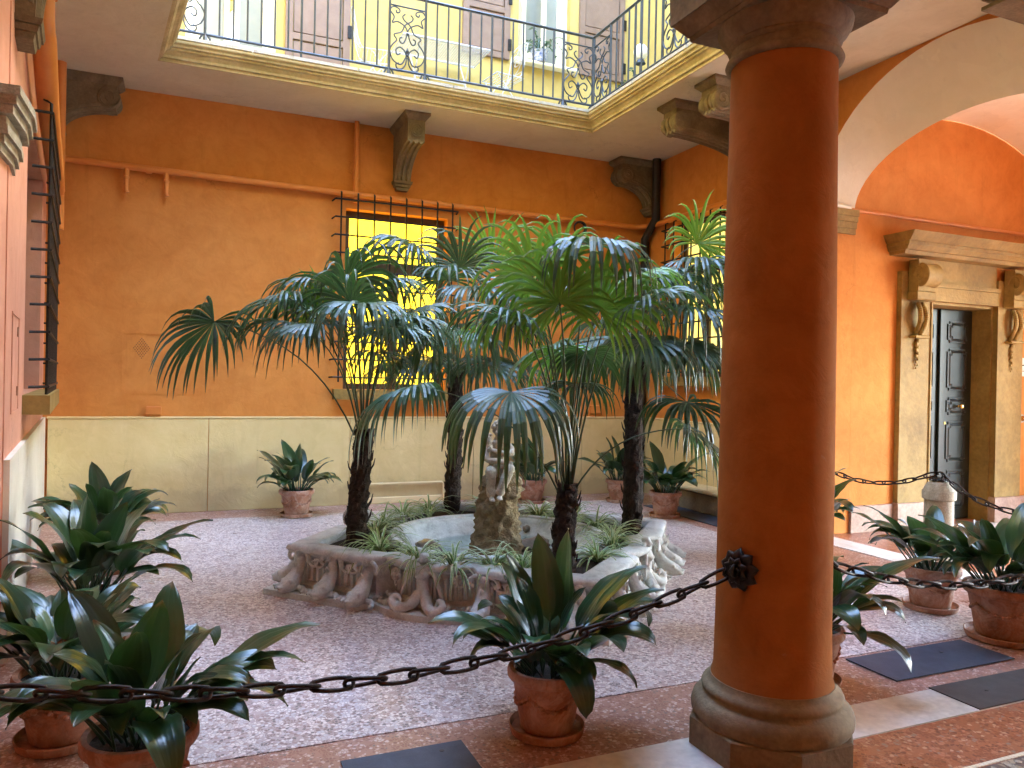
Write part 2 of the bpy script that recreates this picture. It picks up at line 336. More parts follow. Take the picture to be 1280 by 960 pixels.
# bands of marble: slabs are parts of their band
def band(name, x0, y0, x1, y1, n, along, label=None):
    base = struct(name, MB().box((x0, y0, -.02), (x1, y1, .001)), marble)
    for i in range(n):
        g = .0015
        if along == 'x':
            a, b = x0+(x1-x0)*i/n, x0+(x1-x0)*(i+1)/n; m = MB().box((a+g, y0+g, .001), (b-g, y1-g, .006))
        else:
            a, b = y0+(y1-y0)*i/n, y0+(y1-y0)*(i+1)/n; m = MB().box((x0+g, a+g, .001), (x1-g, b-g, .006))
        m.build('slab', marble, base)
band('marble_strip', -2.15, 2.55, 6.0, 2.83, 5, 'x')
band('arcade_threshold', 6.06, 2.84, 6.41, 6.22, 3, 'y')
band('door_threshold', 7.3, 5.55, 10.2, 6.22, 2, 'x')
band('pale_passage_band', 9.0, 4.6, 10.3, 5.5, 2, 'x')
# mosaic border in the portico floor
mo = struct('mosaic_border', MB().box((2.6, 1.2, -.02), (6.2, 2.16, .005)), mosaicm)
mt = MB()
for i in range(150):
    x = 2.62+i*.0235; mt.cbox((x, 2.165, .001), (x+.02, 2.185, .0075), .001)
tag(mt.build('tessera', creampaint, mo), kind='stuff')
mt = MB(); r2 = random.Random(3)
for i in range(420):
    x, y, r = r2.uniform(2.65, 4.6), r2.uniform(1.7, 2.14), r2.uniform(.006, .02)
    a = r2.random()*6; mt.prism([(x+r*math.cos(a+k*1.257)*r2.uniform(.7, 1.2), y+r*math.sin(a+k*1.257)) for k in range(5)], .001, .0068+r2.random()*.001)
tag(mt.build('pebble', ystone, mo), kind='stuff')

# ---- soffit of the gallery with the open well in the middle, ceiling of the portico
BX0, BX1, BYF, BYN = -.347, 4.78, 8.684, 3.35
def XB(y): return BX0-.1153*(y-BYF)      # edge of the left gallery
g = MB()
pl = lambda pts, a, b: g.prism(pts, a, b)
pl([(-2.2, BYF), (XR+.5, BYF), (XR+.5, YB+.45), (-2.2, YB+.45)], ZS, 5.0)
pl([(BX1, BYN), (XR+.5, BYN), (XR+.5, BYF), (BX1, BYF)], ZS, 5.0)
pl([(-2.2, BYN), (XB(BYN), BYN), (XB(BYF), BYF), (-2.2, BYF)], ZS, 5.0)
pl([(-2.2, 2.4), (XR+.5, 2.4), (XR+.5, BYN), (-2.2, BYN)], ZS, 5.0)
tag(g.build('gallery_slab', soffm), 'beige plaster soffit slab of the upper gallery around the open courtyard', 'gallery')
tag(MB().box((-2.2, -3, ZS+.001), (10.75, 2.399, 5.05)).build('portico_ceiling', vaultm), kind='structure')
gal = thing('gallery_cornice', (0, 0, ZS), 'carved stone cornice around the edge of the upper gallery', 'cornice')
PROF = [(0, 0), (-.02, .0), (-.02, .03), (-.045, .035), (-.05, .06), (-.075, .095), (-.10, .105), (-.10, .125), (-.125, .13), (-.13, .15), (-.15, .165), (-.155, .175)]
def cornice(pts, closed=True):
    rings = []
    prof = PROF+[(-.155, .20), (.0, .20)]
    n = len(pts)
    for i in range(n):
        p, a, b = V(pts[i]), V(pts[i-1]), V(pts[(i+1) % n])
        d1, d2 = (p-a).normalized(), (b-p).normalized(); n1, n2 = V((d1.y, -d1.x)), V((d2.y, -d2.x))
        m = (n1+n2).normalized(); m = m/m.dot(n1)
        rings.append([(p.x-m.x*o, p.y-m.y*o, ZS+z) for o, z in prof])
    return MB().loft(rings+[rings[0]], False, False)
# outline runs clockwise seen from above so that negative offsets lean into the well
loop = [(XB(BYN), BYN), (XB(BYF), BYF), (BX1, BYF), (BX1, BYN)]
cornice(loop).build('moulding', mould, gal)
tm = MB(); E = .165
zt = ZS+.20
def edge_slabs(a, b, n, nrm):
    a, b = V(a), V(b)
    for i in range(n):
        p, q = a.lerp(b, i/n+.0015), a.lerp(b, (i+1)/n-.0015)
        o = V(nrm)
        m = MB().prism([tuple(p+o*E), tuple(q+o*E), tuple(q-o*.28), tuple(p-o*.28)][::-1], zt+.001, zt+.035); m.build('edge_stone', marble2, gal)
marble2 = mat_noise('weathered_edge_stone', (.42, .38, .30), (.60, .56, .46), 14, .7, (.2, .18, .14), .5, .4, .005, 60)
marble2.node_tree.nodes['Color Ramp'].color_ramp.elements[2].position = .95
edge_slabs((-.55, BYF), (BX1+.28, BYF), 5, (0, -1))
edge_slabs((BX1, BYF-E-.002), (BX1, BYN), 5, (-1, 0))
edge_slabs((XB(BYN), BYN), (XB(BYF-E), BYF-E), 5, (.993, .115))

# ---- upper floor around the well
ZT = 10.6
def wall_holes(name, axis, at, th, u0, u1, z0, z1, holes, mat, label, cat='wall', z2=None):
    # wall slab with rectangular holes (u0,u1,z0,z1); axis 'y' = wall of constant Y
    us = sorted({u0, u1, *[h[0] for h in holes], *[h[1] for h in holes]})
    m = MB()
    for a, b in zip(us, us[1:]):
        hs = sorted([(h[2], h[3]) for h in holes if h[0] <= a+1e-6 and h[1] >= b-1e-6]); z = z0
        for c, d in hs+[(z1, z1)]:
            if c-z > 1e-4:
                m.box((a, at, z), (b, at+th, c)) if axis == 'y' else m.box((at, a, z), (at+th, b, c))
            z = d
    b = bmesh.new(); o = m.build(name, mat); b.from_mesh(o.data); bmesh.ops.remove_doubles(b, verts=b.verts, dist=1e-5)
    # drop faces shared by neighbouring blocks
    seen = {}
    for f in b.faces: seen.setdefault(tuple(round(x, 4) for x in f.calc_center_median()), []).append(f)
    bmesh.ops.delete(b, geom=[f for l in seen.values() if len(l) > 1 for f in l], context='FACES'); b.to_mesh(o.data); b.free()
    return tag(o, label, cat)
upb = wall_holes('upper_back_wall', 'y', YB, .35, -2.2, XR, 5.0, ZT, [(-.10, .92, 5.09, 7.6), (4.12, 4.92, 6.05, 7.9)], yellow, 'pale yellow upper back wall behind the gallery railing')
upr = wall_holes('upper_right_wall', 'x', XR+.001, .35, 2.4, YB+.35, 5.0, 13.0, [(7.5, 8.4, 5.95, 7.8)], yellow, 'pale yellow upper wall along the right side of the gallery')  # unseen top part raised to keep direct sun off the left wall
tag(MB().prism([LW(2.4, -.03), LW(YB, -.03), LW(YB, -.4), LW(2.4, -.4)][::-1], 5.001, ZT).build('upper_left_wall', yellow), 'yellow upper wall along the left side of the gallery', 'wall')
tag(MB().box((-2.2, 2.05, 5.06), (XR+.35, 2.399, ZT)).build('upper_front_wall', yellow), 'yellow upper wall over the portico on the viewer side', 'wall')

def framed(parent_name, x0, x1, z0, z1, y, mat, glass, label, cat, leaves=2, panel=0, f=.07):
    t = thing(parent_name, ((x0+x1)/2, y, z0), label, cat)
    m = MB(); d = .06
    m.box((x0, y, z0), (x0+f, y+d, z1)); m.box((x1-f, y, z0), (x1, y+d, z1)); m.box((x0+f, y, z1-f), (x1-f, y+d, z1))
    m.build('frame', mat, t)
    wl = (x1-x0-2*f)/leaves
    for i in range(leaves):
        a = x0+f+i*wl+.003; b = a+wl-.006; s = .085; y2 = y+.012
        m = MB(); zt_, zb = z1-f-.003, z0+.01
        m.box((a, y2, zb), (a+s, y2+.045, zt_)); m.box((b-s, y2, zb), (b, y2+.045, zt_))
        m.box((a+s, y2, zb), (b-s, y2+.045, zb+s)); m.box((a+s, y2, zt_-s), (b-s, y2+.045, zt_))
        if panel: m.box((a+s, y2, zb+panel), (b-s, y2+.045, zb+panel+s))
        l = m.build('sash', mat, t)
        if panel: MB().cbox((a+s+.03, y2+.008, zb+s+.03), (b-s-.03, y2+.04, zb+panel-.03), .012).build('panel', mat, l)
        MB().box((a+s, y2+.02, zb+(panel+s if panel else s)), (b-s, y2+.028, zt_-s)).build('pane', glass, l)
    return t
fw = framed('french_window', -.10, .92, 5.09, 7.6, YB+.06, creampaint, darkglass, 'tall cream double french window on the gallery, at the far left', 'window', 2, .42)
m = MB().cbox((.385, YB+.03, 5.98), (.425, YB+.07, 6.2), .008); m.tube([(.405, YB+.03, 6.12), (.405, YB-.01, 6.12), (.37, YB-.01, 6.12)], .008); m.build('handle', brass, fw)
w2 = framed('upper_window', 4.12, 4.92, 6.05, 7.9, YB+.10, creampaint, darkglass, 'half open cream window on the gallery above the flowerpots', 'window', 1)
# an open casement leaf turned out towards the gallery
cs = MB()
for a, b in (((4.16, YB-.05, 6.1), (4.21, YB, 7.8)), ((4.46, YB-.05, 6.1), (4.52, YB, 7.8)), ((4.21, YB-.05, 6.1), (4.46, YB, 6.18))): cs.box(a, b)
cs.build('open_sash', creampaint, w2)
MB().cbox((4.02, YB-.13, 6.0), (5.02, YB-.002, 6.05), .01).build('sill', creampaint, w2)
def shutter(x0, x1, z0, z1, y, label, axis='y', louvre=False):
    t = thing('shutter', ((x0+x1)/2 if axis == 'y' else y, y if axis == 'y' else (x0+x1)/2, z0), label, 'shutter', 'brown wooden shutters of the upper floor')
    B = (lambda m, a, b, c, d, e, f: m.cbox((a, y-f, c), (b, y-e, d), .006)) if axis == 'y' else (lambda m, a, b, c, d, e, f: m.cbox((y-f, a, c), (y-e, b, d), .006))
    m = MB(); s = .085
    B(m, x0, x0+s, z0, z1, .004, .045); B(m, x1-s, x1, z0, z1, .004, .045)
    zz = [z0, z0+.62, z0+1.35, z1-s]
    for z in zz: B(m, x0+s+.001, x1-s-.001, z, z+s, .004, .042)
    m.build('frame', brownpaint, t)
    for z in zz[:-1]:
        k = zz[zz.index(z)+1]
        if louvre:
            for i in range(int((k-z-s)/.04)): B(m2 := MB(), x0+s, x1-s, z+s+i*.04, z+s+i*.04+.028, .008, .036); m2.build('slat', brownpaint, t)
        else: B(m2 := MB(), x0+s+.012, x1-s-.012, z+s+.012, k-.012, .008, .03); m2.build('panel', brownpaint, t)
    for z in (z0+.12, z0+.75): 
        m2 = MB()
        if axis == 'y': m2.cbox((x1-.03, y-.06, z), (x1+.02, y-.046, z+.16), .004)
        else: m2.cbox((y-.06, x0-.02, z), (y-.046, x0+.03, z+.16), .004)
        m2.build('hinge', iron, t)
    return t
shutter(1.02, 1.80, 5.13, 7.5, YB, 'brown closed shutter leaf beside the french window')
shutter(3.30, 3.98, 6.02, 7.9, YB, 'brown shutter leaf folded back left of the upper window')
shutter(5.06, 5.80, 6.02, 7.9, YB, 'brown shutter leaf right of the upper window near the gallery corner')
shutter(6.55, 7.25, 5.95, 7.8, XR, 'louvred brown shutter on the right upper wall behind the railing', 'x', True)
tag(MB().box((XR+.05, 7.5, 5.95), (XR+.08, 8.4, 7.8)).build('upper_side_window', darkglass), 'dim window pane in the right upper wall', 'window')

# ---- back wall of the courtyard
WH = (1.80, 3.15, 1.47, 3.76)
bw = wall_holes('back_wall', 'y', YB, .45, -2.2, XR+.6, -.05, ZS-.001, [WH], orange, 'orange plastered back wall of the courtyard with a cream dado')
xs = [-1.41, .234, 1.90, 3.57, 5.23, XR-.002]
for a, b in zip(xs, xs[1:]): MB().cbox((a+.004, YB-.028, 0), (b-.004, YB+.005, 1.095), .006).build('dado_panel', cream, bw)
MB().cbox((-1.42, YB-.036, 1.096), (XR-.001, YB+.004, 1.122), .008).build('dado_capping', cream, bw)
MB().cbox((1.93, YB-.05, 0), (3.25, YB-.0285, .085), .008).build('kick_board', creampipe, bw)
# service hatch with pierced diamonds
h = MB(); hx0, hx1, hz0, hz1 = -.70, .16, 1.38, 2.08
for a, b, c, d in ((hx0, hx1, hz0, hz0+.012), (hx0, hx1, hz1-.012, hz1), (hx0, hx0+.012, hz0+.013, hz1-.013), (hx1-.012, hx1, hz0+.013, hz1-.013), (-.27, -.26, hz0+.013, hz1-.013)): h.box((a, YB-.006, c), (b, YB-.001, d))
ht = h.build('service_hatch', orange); tag(ht, 'orange painted service hatch with pierced diamond vents in the back wall', 'hatch')
for cxh in (-.50, .03):
    d = MB()
    for i in range(7):
        for j in range(7):
            u, v = (i-3)*.022, (j-3)*.022; x, z = cxh+(u-v)*.62, 1.90+(u+v)*.86
            d.prism([(x, YB-.0035), (x+.008, YB-.0035), (x+.008, YB-.0005), (x, YB-.0005)], z, z+.011)
    tag(d.build('vent_hole', framebrown, ht), kind='stuff')
for (x0, x1, z0, z1, lb) in ((-.44, -.28, 1.14, 1.24, 'small orange junction box just above the dado on the left'), (5.36, 5.54, 1.17, 1.29, 'small orange junction box on the back wall between the palms')):
    tag(MB().cbox((x0, YB-.05, z0), (x1, YB-.001, z1), .01).build('junction_box', orangepaint), lb, 'box')
# window in the back wall
def grille(name, P, us, zs, label, r=.0115, off=.12):
    # P(u, off, z) maps wall coordinates to the world
    t = thing(name, P(us[0], 0, zs[0]), label, 'grille', 'wrought iron window grilles')
    for u in us:
        MB().tube([P(u, off, zs[0]-.06), P(u, off, zs[-1]+.09), P(u, off-.05, zs[-1]+.115)], r, 6).build('bar', iron, t)
    for z in zs:
        e = .09
        MB().tube([P(us[0]-e, .0, z-.005), P(us[0]-e+.015, off+.012, z), P(us[-1]+e-.015, off+.012, z), P(us[-1]+e, .0, z-.005)], r, 6).build('bar', iron, t)
    return t
def window(x0, x1, z0, z1, P, label, glass, sill=True, nm='window'):
    t = thing(nm, P((x0+x1)/2, 0, z0), label, 'window'); d = -.16
    def B(a, b, c, e, o0, o1, nme, mt, par, ch=.006):
        q = [P(a, o0, 0), P(b, o0, 0), P(b, o1, 0), P(a, o1, 0)]; return MB().prism([(p[0], p[1]) for p in q], c, e).build(nme, mt, par)
    f = .075; zt_ = z1-.62; xm = (x0+x1)/2
    for a, b, c, e in ((x0, x0+f, z0, z1), (x1-f, x1, z0, z1), (x0+f, x1-f, z1-f, z1), (x0+f, x1-f, z0, z0+f), (x0+f, x1-f, zt_-.14, zt_), (xm-.06, xm+.06, z0+f, zt_-.14)): B(a, b, c, e, d, d-.07, 'frame', framebrown, t)
    for a, b, c, e in ((x0+f, x1-f, zt_, z1-f), (x0+f, xm-.06, z0+f, zt_-.14), (xm+.06, x1-f, z0+f, zt_-.14)): B(a, b, c, e, d-.03, d-.036, 'pane', glass, t)
    if sill:
        B(x0-.13, x1+.2, z0-.13, z0-.001, .13, -.30, 'sill', ocher, t)
    return t
PB = lambda u, o, z: (u, YB-o, z)
window(*WH, PB, 'tall window lit yellow in the back wall behind the palms', lit)
grille('window_grille', PB, [1.72+i*.2085 for i in range(8)], [1.62+i*.222 for i in range(11)], 'black iron grille over the lit window in the back wall')

# ---- right wall of the courtyard with the great arch
R_Z = 3.6
def arch_pts(yc, a, spring, rise, n=28): return [(yc-a*math.cos(math.pi*i/n), spring+rise*math.sin(math.pi*i/n)) for i in range(n+1)]
oa = arch_pts(4.78, 1.5, 3.6, 1.235); ia = arch_pts(4.85, 1.4, 3.55, .73)
RH = (7.85, 8.95, 1.72, 3.9)
rw = wall_holes('right_wall', 'x', XR, .48, 6.281, YB, -.05, ZS-.001, [RH], orange, 'orange plastered right wall of the courtyard with the great arch')
m = MB()                                # spandrel over the arch, as an outline with its own thickness
n = len(oa)
for X in (XR,):
    for (ya, za), (yb, zb) in zip(oa, oa[1:]):
        m.add([(X, ya, za), (X, yb, zb), (X, yb, ZS-.001), (X, ya, ZS-.001)], [(0, 1, 2, 3)])
for (ya, za), (yb, zb) in zip(ia, ia[1:]): m.add([(XR+.48, ya, za), (XR+.48, yb, zb), (XR+.48, yb, ZS-.001), (XR+.48, ya, ZS-.001)], [(0, 1, 2, 3)])
m.box((XR, 2.86, -.05), (XR+.48, 3.28, ZS-.001))
m.build('spandrel', orange, rw)
m = MB()
m.loft([[(XR, y, z) for y, z in oa[::-1]], [(XR+.48, y, z) for y, z in ia[::-1]]], False, False)
m.build('arch_soffit', vaultm, rw, 60)
m = MB(); m.box((XR+.002, 6.245, -.05), (XR+.478, 6.2795, 3.57)); m.build('jamb', orange, rw)
for a, b in ((6.3, 7.4), (7.4, 8.5), (8.5, YB-.03)): MB().cbox((XR-.028, a+.004, 0), (XR+.005, b-.004, 1.095), .006).build('dado_panel', cream, rw)
MB().cbox((XR-.036, 6.3, 1.096), (XR+.004, YB-.037, 1.122), .008).build('dado_capping', cream, rw)
PR = lambda u, o, z: (XR-o, u, z)
window(*RH, PR, 'narrow yellow-lit window in the right wall, half hidden by palm fans', litpale)
grille('window_grille', PR, [7.80+i*.2 for i in range(7)], [1.78+i*.222 for i in range(10)], 'black iron grille over the window in the right wall')
im = MB()                                # impost of the arch
for z, e in ((3.30, 0), (3.36, .015), (3.43, .03), (3.49, .045)): im.box((XR-.02-e, 6.215-e, z), (XR+.47, 6.2435, z+.0695))
tag(im.build('arch_impost', ocher), 'small stone impost under the springing of the great arch', 'impost')

# ---- passage behind the arch
dw = wall_holes('door_wall', 'y', 6.25, .40, XR+.485, 10.9, -.05, 5.3, [(7.90, 9.07, -.05, 2.64)], orange, 'orange wall of the vaulted passage with the stone doorway')
va = [(8.40-2.0*math.cos(math.pi*i/30), 3.6+1.2*math.sin(math.pi*i/30)) for i in range(31)]
va = [(6.7525, 4.33)]+[p for p in va if p[0] > 6.83]
m = MB().loft([[(x, y, z) for x, z in va] for y in (2.4, 3.5, 5, 6.249)], False, False)
# a crossing cell lets the great arch open into the vault
tag(m.build('passage_vault', vaultm, None, 60), 'cream plastered vault over the passage behind the arch', 'vault')
tag(MB().box((10.40, -3.0, 2.7), (10.75, 2.399, 5.05)).box((10.40, -3.0, -.05), (10.75, .5, 2.699)).box((10.40, 2.2, -.05), (10.75, 2.399, 2.699)).box((10.40, 2.4, 3.15), (10.75, 6.25, 5.3)).box((10.40, 4.7, -.05), (10.75, 6.249, 3.149)).build('light_shaping_end_wall', orange), 'unseen orange end wall of the passage, added with openings that shape the light', 'wall')  # unseen wall added, openings sized to steer light into passage and portico
for a, b in ((6.76, 7.39), (9.60, 10.38)): 
    MB().cbox((a, 6.215, 0), (b, 6.252, .30), .006).build('skirting_stone', skirt, dw)
tag(MB().tube([(6.5, 6.2, 3.56), (10.3, 6.2, 3.56)], .022, 10).build('wall_pipe', orangepaint, None, 60), 'thin orange pipe along the wall above the stone doorway', 'pipe')
tag(MB().tube([(6.35, 6.17, 3.585), (6.62, 6.185, 3.58)], .026, 10).build('pipe_sleeve', creampaint, None, 60), 'short cream pipe sleeve at the springing of the arch', 'pipe')

# ---- left wall
lw = MB()
for y0, y1, z0, z1, o in ((4.9, 6.45, -.05, 5.0, -.03), (8.75, 9.68, -.05, 5.0, -.03), (6.45, 8.75, -.05, 1.44, -.03), (6.45, 8.75, 3.50, 5.0, -.03)):
    lw.prism([LW(y0, o), LW(y1, o), LW(y1, -.45), LW(y0, -.45)][::-1], z0, z1)
lwo = lw.build('left_wall', pink); tag(lwo, 'pinkish plastered left wall of the courtyard with a pale dado', 'wall')
for a, b in ((4.9, 6.5), (6.5, 8.1), (8.1, 9.63)): MB().prism([LW(a+.004, 0), LW(b-.004, 0), LW(b-.004, -.035), LW(a+.004, -.035)][::-1], 0, 1.118).build('dado_panel', whitewall, lwo)
XP = XL(4.9)
tag(MB().box((-2.2, 4.60, -.05), (XP-.036, 4.898, 5.0)).build('wall_pier', pink), 'flat pink pier face at the left edge under a stone capital', 'pier')
cp = MB()
for z, e in ((2.76, .0), (2.80, .03), (2.845, .06), (2.89, .045), (2.94, .10), (2.985, .13), (3.03, .16)):
    e *= .62; z -= .03
    cp.prism([(-2.2, 4.6-e), (XP-.01+e, 4.6-e), (XP-.01+e, 4.897), (XL(5.2)-.01+e, 5.15+e*.3), (XL(5.2)-.03, 5.15+e*.3), (XP-.03, 4.897), (-2.2, 4.897)], z, z+.0445)
tag(cp.build('pier_capital', ystone), 'stepped stone capital on the pink pier at the left edge', 'capital')
tag(MB().box((-2.55, -3.4, -.05), (-2.2, 4.9, 5.05)).build('portico_side_wall', pink), 'plastered side wall of the portico left of the viewer', 'wall')
PL = lambda u, o, z: (*LW(u, o), z)
window(6.45, 8.75, 1.44, 3.50, PL, 'tall barred window in the left wall seen edge on', darkglass, False)
tag(MB().prism([LW(6.3, .14), LW(8.9, .14), LW(8.9, -.3), LW(6.3, -.3)][::-1], 1.30, 1.438).build('window_sill', ocher), 'projecting stone sill below the barred window in the left wall', 'sill')
grille('window_grille', PL, [6.50+i*.2 for i in range(12)], [1.5+i*.2 for i in range(11)], 'dark iron grille over the window in the left wall', .011, .11)
hp = MB()
for a, b, c, d in ((5.3, 5.85, 1.35, 1.362), (5.3, 5.85, 1.95, 1.962), (5.3, 5.31, 1.363, 1.949), (5.84, 5.85, 1.363, 1.949)): hp.prism([LW(a, -.024), LW(b, -.024), LW(b, -.031), LW(a, -.031)][::-1], c, d)
hp.build('hatch_frame', pink, lwo)
for z in (1.45, 1.83): MB().prism([LW(5.74, -.022), LW(5.80, -.022), LW(5.80, -.031), LW(5.74, -.031)][::-1], z, z+.06).build('hatch_hinge', terra, lwo)
# enclosure of the portico
tag(MB().box((-2.2, -3.4, -.05), (10.7, -3.0, 5.05)).build('portico_back_wall', orange), 'orange rear wall of the portico behind the viewer', 'wall')

# ---- arcade over the column
m = MB()
def arcade(x0, x1, spring, rise, n=20):
    xc, a = (x0+x1)/2, (x1-x0)/2
    p = [(xc-a*math.cos(math.pi*i/n), spring+rise*math.sin(math.pi*i/n)) for i in range(n+1)]
    for (xa, za), (xb, zb) in zip(p, p[1:]):
        for Y in (CY-.2, CY+.2): m.add([(xa, Y, za), (xb, Y, zb), (xb, Y, ZS), (xa, Y, ZS)], [(0, 1, 2, 3)])
        m.add([(xa, CY-.2, za), (xb, CY-.2, zb), (xb, CY+.2, zb), (xa, CY+.2, za)], [(0, 1, 2, 3)])
arcade(-2.19, CX-.24, 3.6, 1.15); arcade(CX+.24, 6.05, 3.6, 1.15)
m.box((CX-.24, CY-.2, 3.52), (CX+.24, CY+.2, ZS)); m.box((6.05, CY-.2, -.05), (6.75, CY+.2, ZS))
tag(m.build('arcade', vaultm), 'plastered arcade arches springing from the round column', 'arcade')

# ---- the column
col = thing('column', (CX, CY, 0), 'round terracotta-coloured column with stone capital and octagonal plinth', 'column')
c0 = (CX, CY, 0)
oc = [(.358, 0), (.362, .01), (.362, .125), (.355, .132)]
MB().lathe(c0, oc, 8, True, math.pi/8).build('plinth', stone, col)
MB().lathe(c0, [(.335, .133), (.345, .15), (.347, .175), (.338, .205), (.318, .225), (.300, .232), (.296, .243), (.300, .250), (.303, .262), (.297, .275), (.283, .282), (.272, .292), (.266, .312)], 64).build('base_moulding', stone, col, 50)
MB().lathe(c0, [(.262, .3125), (.252, .35), (.247, .6), (.245, 1.2), (.240, 1.9), (.232, 2.5), (.226, 3.02)], 64).build('shaft', shaft_m, col, 50)
MB().lathe(c0, [(.232, 3.021), (.246, 3.025), (.252, 3.038), (.246, 3.052), (.228, 3.058), (.228, 3.095), (.238, 3.10), (.243, 3.11), (.238, 3.12), (.248, 3.13), (.268, 3.15), (.282, 3.175), (.286, 3.20)], 64).build('echinus', stone, col, 50)
ab = MB()
for z0, z1, e0, e1 in ((3.2005, 3.222, .292, .296), (3.2225, 3.285, .302, .352), (3.2855, 3.52, .36, .365)):
    P = lambda e: [(CX-e, CY-e), (CX+e, CY-e), (CX+e, CY+e), (CX-e, CY+e)]
    ab.prism(P(e0), z0, z1, P(e1))
ab.build('abacus', stone, col)
# white under-arch behind the column: second pier of the passage
# ---- corbels
def corbel(name, P, depth, width, height, label, deco='scroll'):
    # P(along outwards, across, z down) -> world
    t = thing(name, P(0, 0, height), label, 'corbel', 'stone corbels under the gallery')
    m = MB(); aw = width/2+.045
    for z0, z1, e0, e1 in ((0.002, .035, .05, .05), (.035, .085, .05, .0)):
        a, b = width/2+e0, width/2+e1
        r0 = [P(0, -a, z0), P(depth+e0, -a, z0), P(depth+e0, a, z0), P(0, a, z0)]; r1 = [P(0, -b, z1), P(depth+e1, -b, z1), P(depth+e1, b, z1), P(0, b, z1)]
        m.loft([r0, r1])
    m.build('abacus', stone, t)
    h = width/2-.003; prof = []                      # side profile: volute front, hollow sweep to the wall
    fz = min(.26, height*.33)
    prof.append((depth-.01, .086)); prof.append((depth-.005, .086+fz*.5)); prof.append((depth-.02, .086+fz))
    n = 12
    for i in range(n+1):
        a = i/n*math.pi/2; prof.append((.10+(depth-.14)*(1-math.sin(a)), .086+fz+(height-.2-fz)*(1-math.cos(a))))
    prof.append((.10, height-.11)); 
    L = [P(u, -h, z) for u, z in prof]+[P(0.0, -h, height-.11), P(0.0, -h, .086)]; Rr = [P(u, h, z) for u, z in prof]+[P(0.0, h, height-.11), P(0.0, h, .086)]
    MB().loft([L, Rr]).build('bracket', stone, t)
    if deco == 'plain':
        for z in (.12, .2, .28): MB().loft([[P(0, -h-.012, z), P(depth-.004, -h-.012, z), P(depth-.004, h+.012, z), P(0, h+.012, z)], [P(0, -h-.012, z+.03), P(depth-.004, -h-.012, z+.03), P(depth-.004, h+.012, z+.03), P(0, h+.012, z+.03)]]).build('fillet', stone, t)
        return t
    # raised ribs under the sweep
    for k in (-1, 0, 1):
        rb = [P(u+.0, k*width*.28, z+.004) for u, z in prof[2:]]
        MB().tube(rb, width*.10, 6).build('rib', stone, t)
    m = MB(); 
    for z, e in ((height-.11, .02), (height-.07, .0), (height-.03, -.02)): 
        m.loft([[P(0, -h-e, z), P(.12+e, -h-e, z), P(.12+e, h+e, z), P(0, h+e, z)], [P(0, -h-e+.01, z+.035), P(.11+e, -h-e+.01, z+.035), P(.11+e, h+e-.01, z+.035), P(0, h+e-.01, z+.035)]])
    m.build('drop', stone, t)
    if deco == 'rosette':
        for r in (.075, .048, .02):
            pts = [P(depth+.004, r*math.cos(a), .086+fz/2+r*math.sin(a)) for a in [2*math.pi*i/20 for i in range(21)]]; MB().tube(pts, .009, 5).build('ring', stone, t)
    else:
        cu, cz, R1 = depth-.09, .086+fz*.60, fz*.50
        for k, (v0, v1, kr) in enumerate(((-h-.012, -h*.55, 1), (-h*.52, -h*.1, .93), (-h*.07, h*.07, 1.0), (h*.1, h*.52, .93), (h*.55, h+.012, 1))):
            rg = [[P(cu+R1*kr*q*math.cos(a), v0+(v1-v0)*u, cz+R1*kr*q*math.sin(a)) for a in [2*math.pi*i/18 for i in range(18)]] for u, q in ((0, .9), (.2, 1), (.8, 1), (1, .9))]
            MB().loft(rg).build('volute', stone, t, 40)
        for sgn in (-1, 1):
            MB().tube([P(cu+math.cos(a)*R1*(.92-.075*a), sgn*(h+.013), cz+math.sin(a)*R1*(.92-.075*a)) for a in [i*.5 for i in range(23)]], .009, 5).build('spiral', stone, t, 60)
            MB().tube([P(u-.02, sgn*(h+.002), z-.03) for u, z in prof[3:-2]], .010, 5).build('side_bead', stone, t, 60)
    return t
corbel('corbel', lambda u, v, z: (2.50+v, YB-u, ZS-z), .72, .22, .80, 'stone corbel with a rosette on its face, in the middle of the back wall', 'rosette')
corbel('corbel', lambda u, v, z: (-1.42+u, YB-.16+v, ZS-z), .66, .26, .72, 'broad dark stone corbel in the back left corner under the soffit')
corbel('corbel', lambda u, v, z: (XR-u, YB-.16+v, ZS-z), .62, .26, .76, 'dark stone corbel in the back right corner beside the black pipe')
corbel('corbel', lambda u, v, z: (XR-u, 7.36+v, ZS-z), 1.22, .26, .72, 'long scrolled stone corbel on the right wall, the farther of two beside the column')
corbel('corbel', lambda u, v, z: (XR-u, 6.62+v, ZS-z), 1.24, .26, .72, 'scrolled stone corbel partly hidden by the column, the nearer of two')
corbel('corbel', lambda u, v, z: (XR-u, 3.88+v, ZS-z), .68, .22, .34, 'stone corbel over the great arch at the top right corner', 'plain')
corbel('corbel', lambda u, v, z: (*LW(5.25+v, u-.03), ZS-.50-z), .22, .3, .82, 'small stone console high on the left wall above the capital')
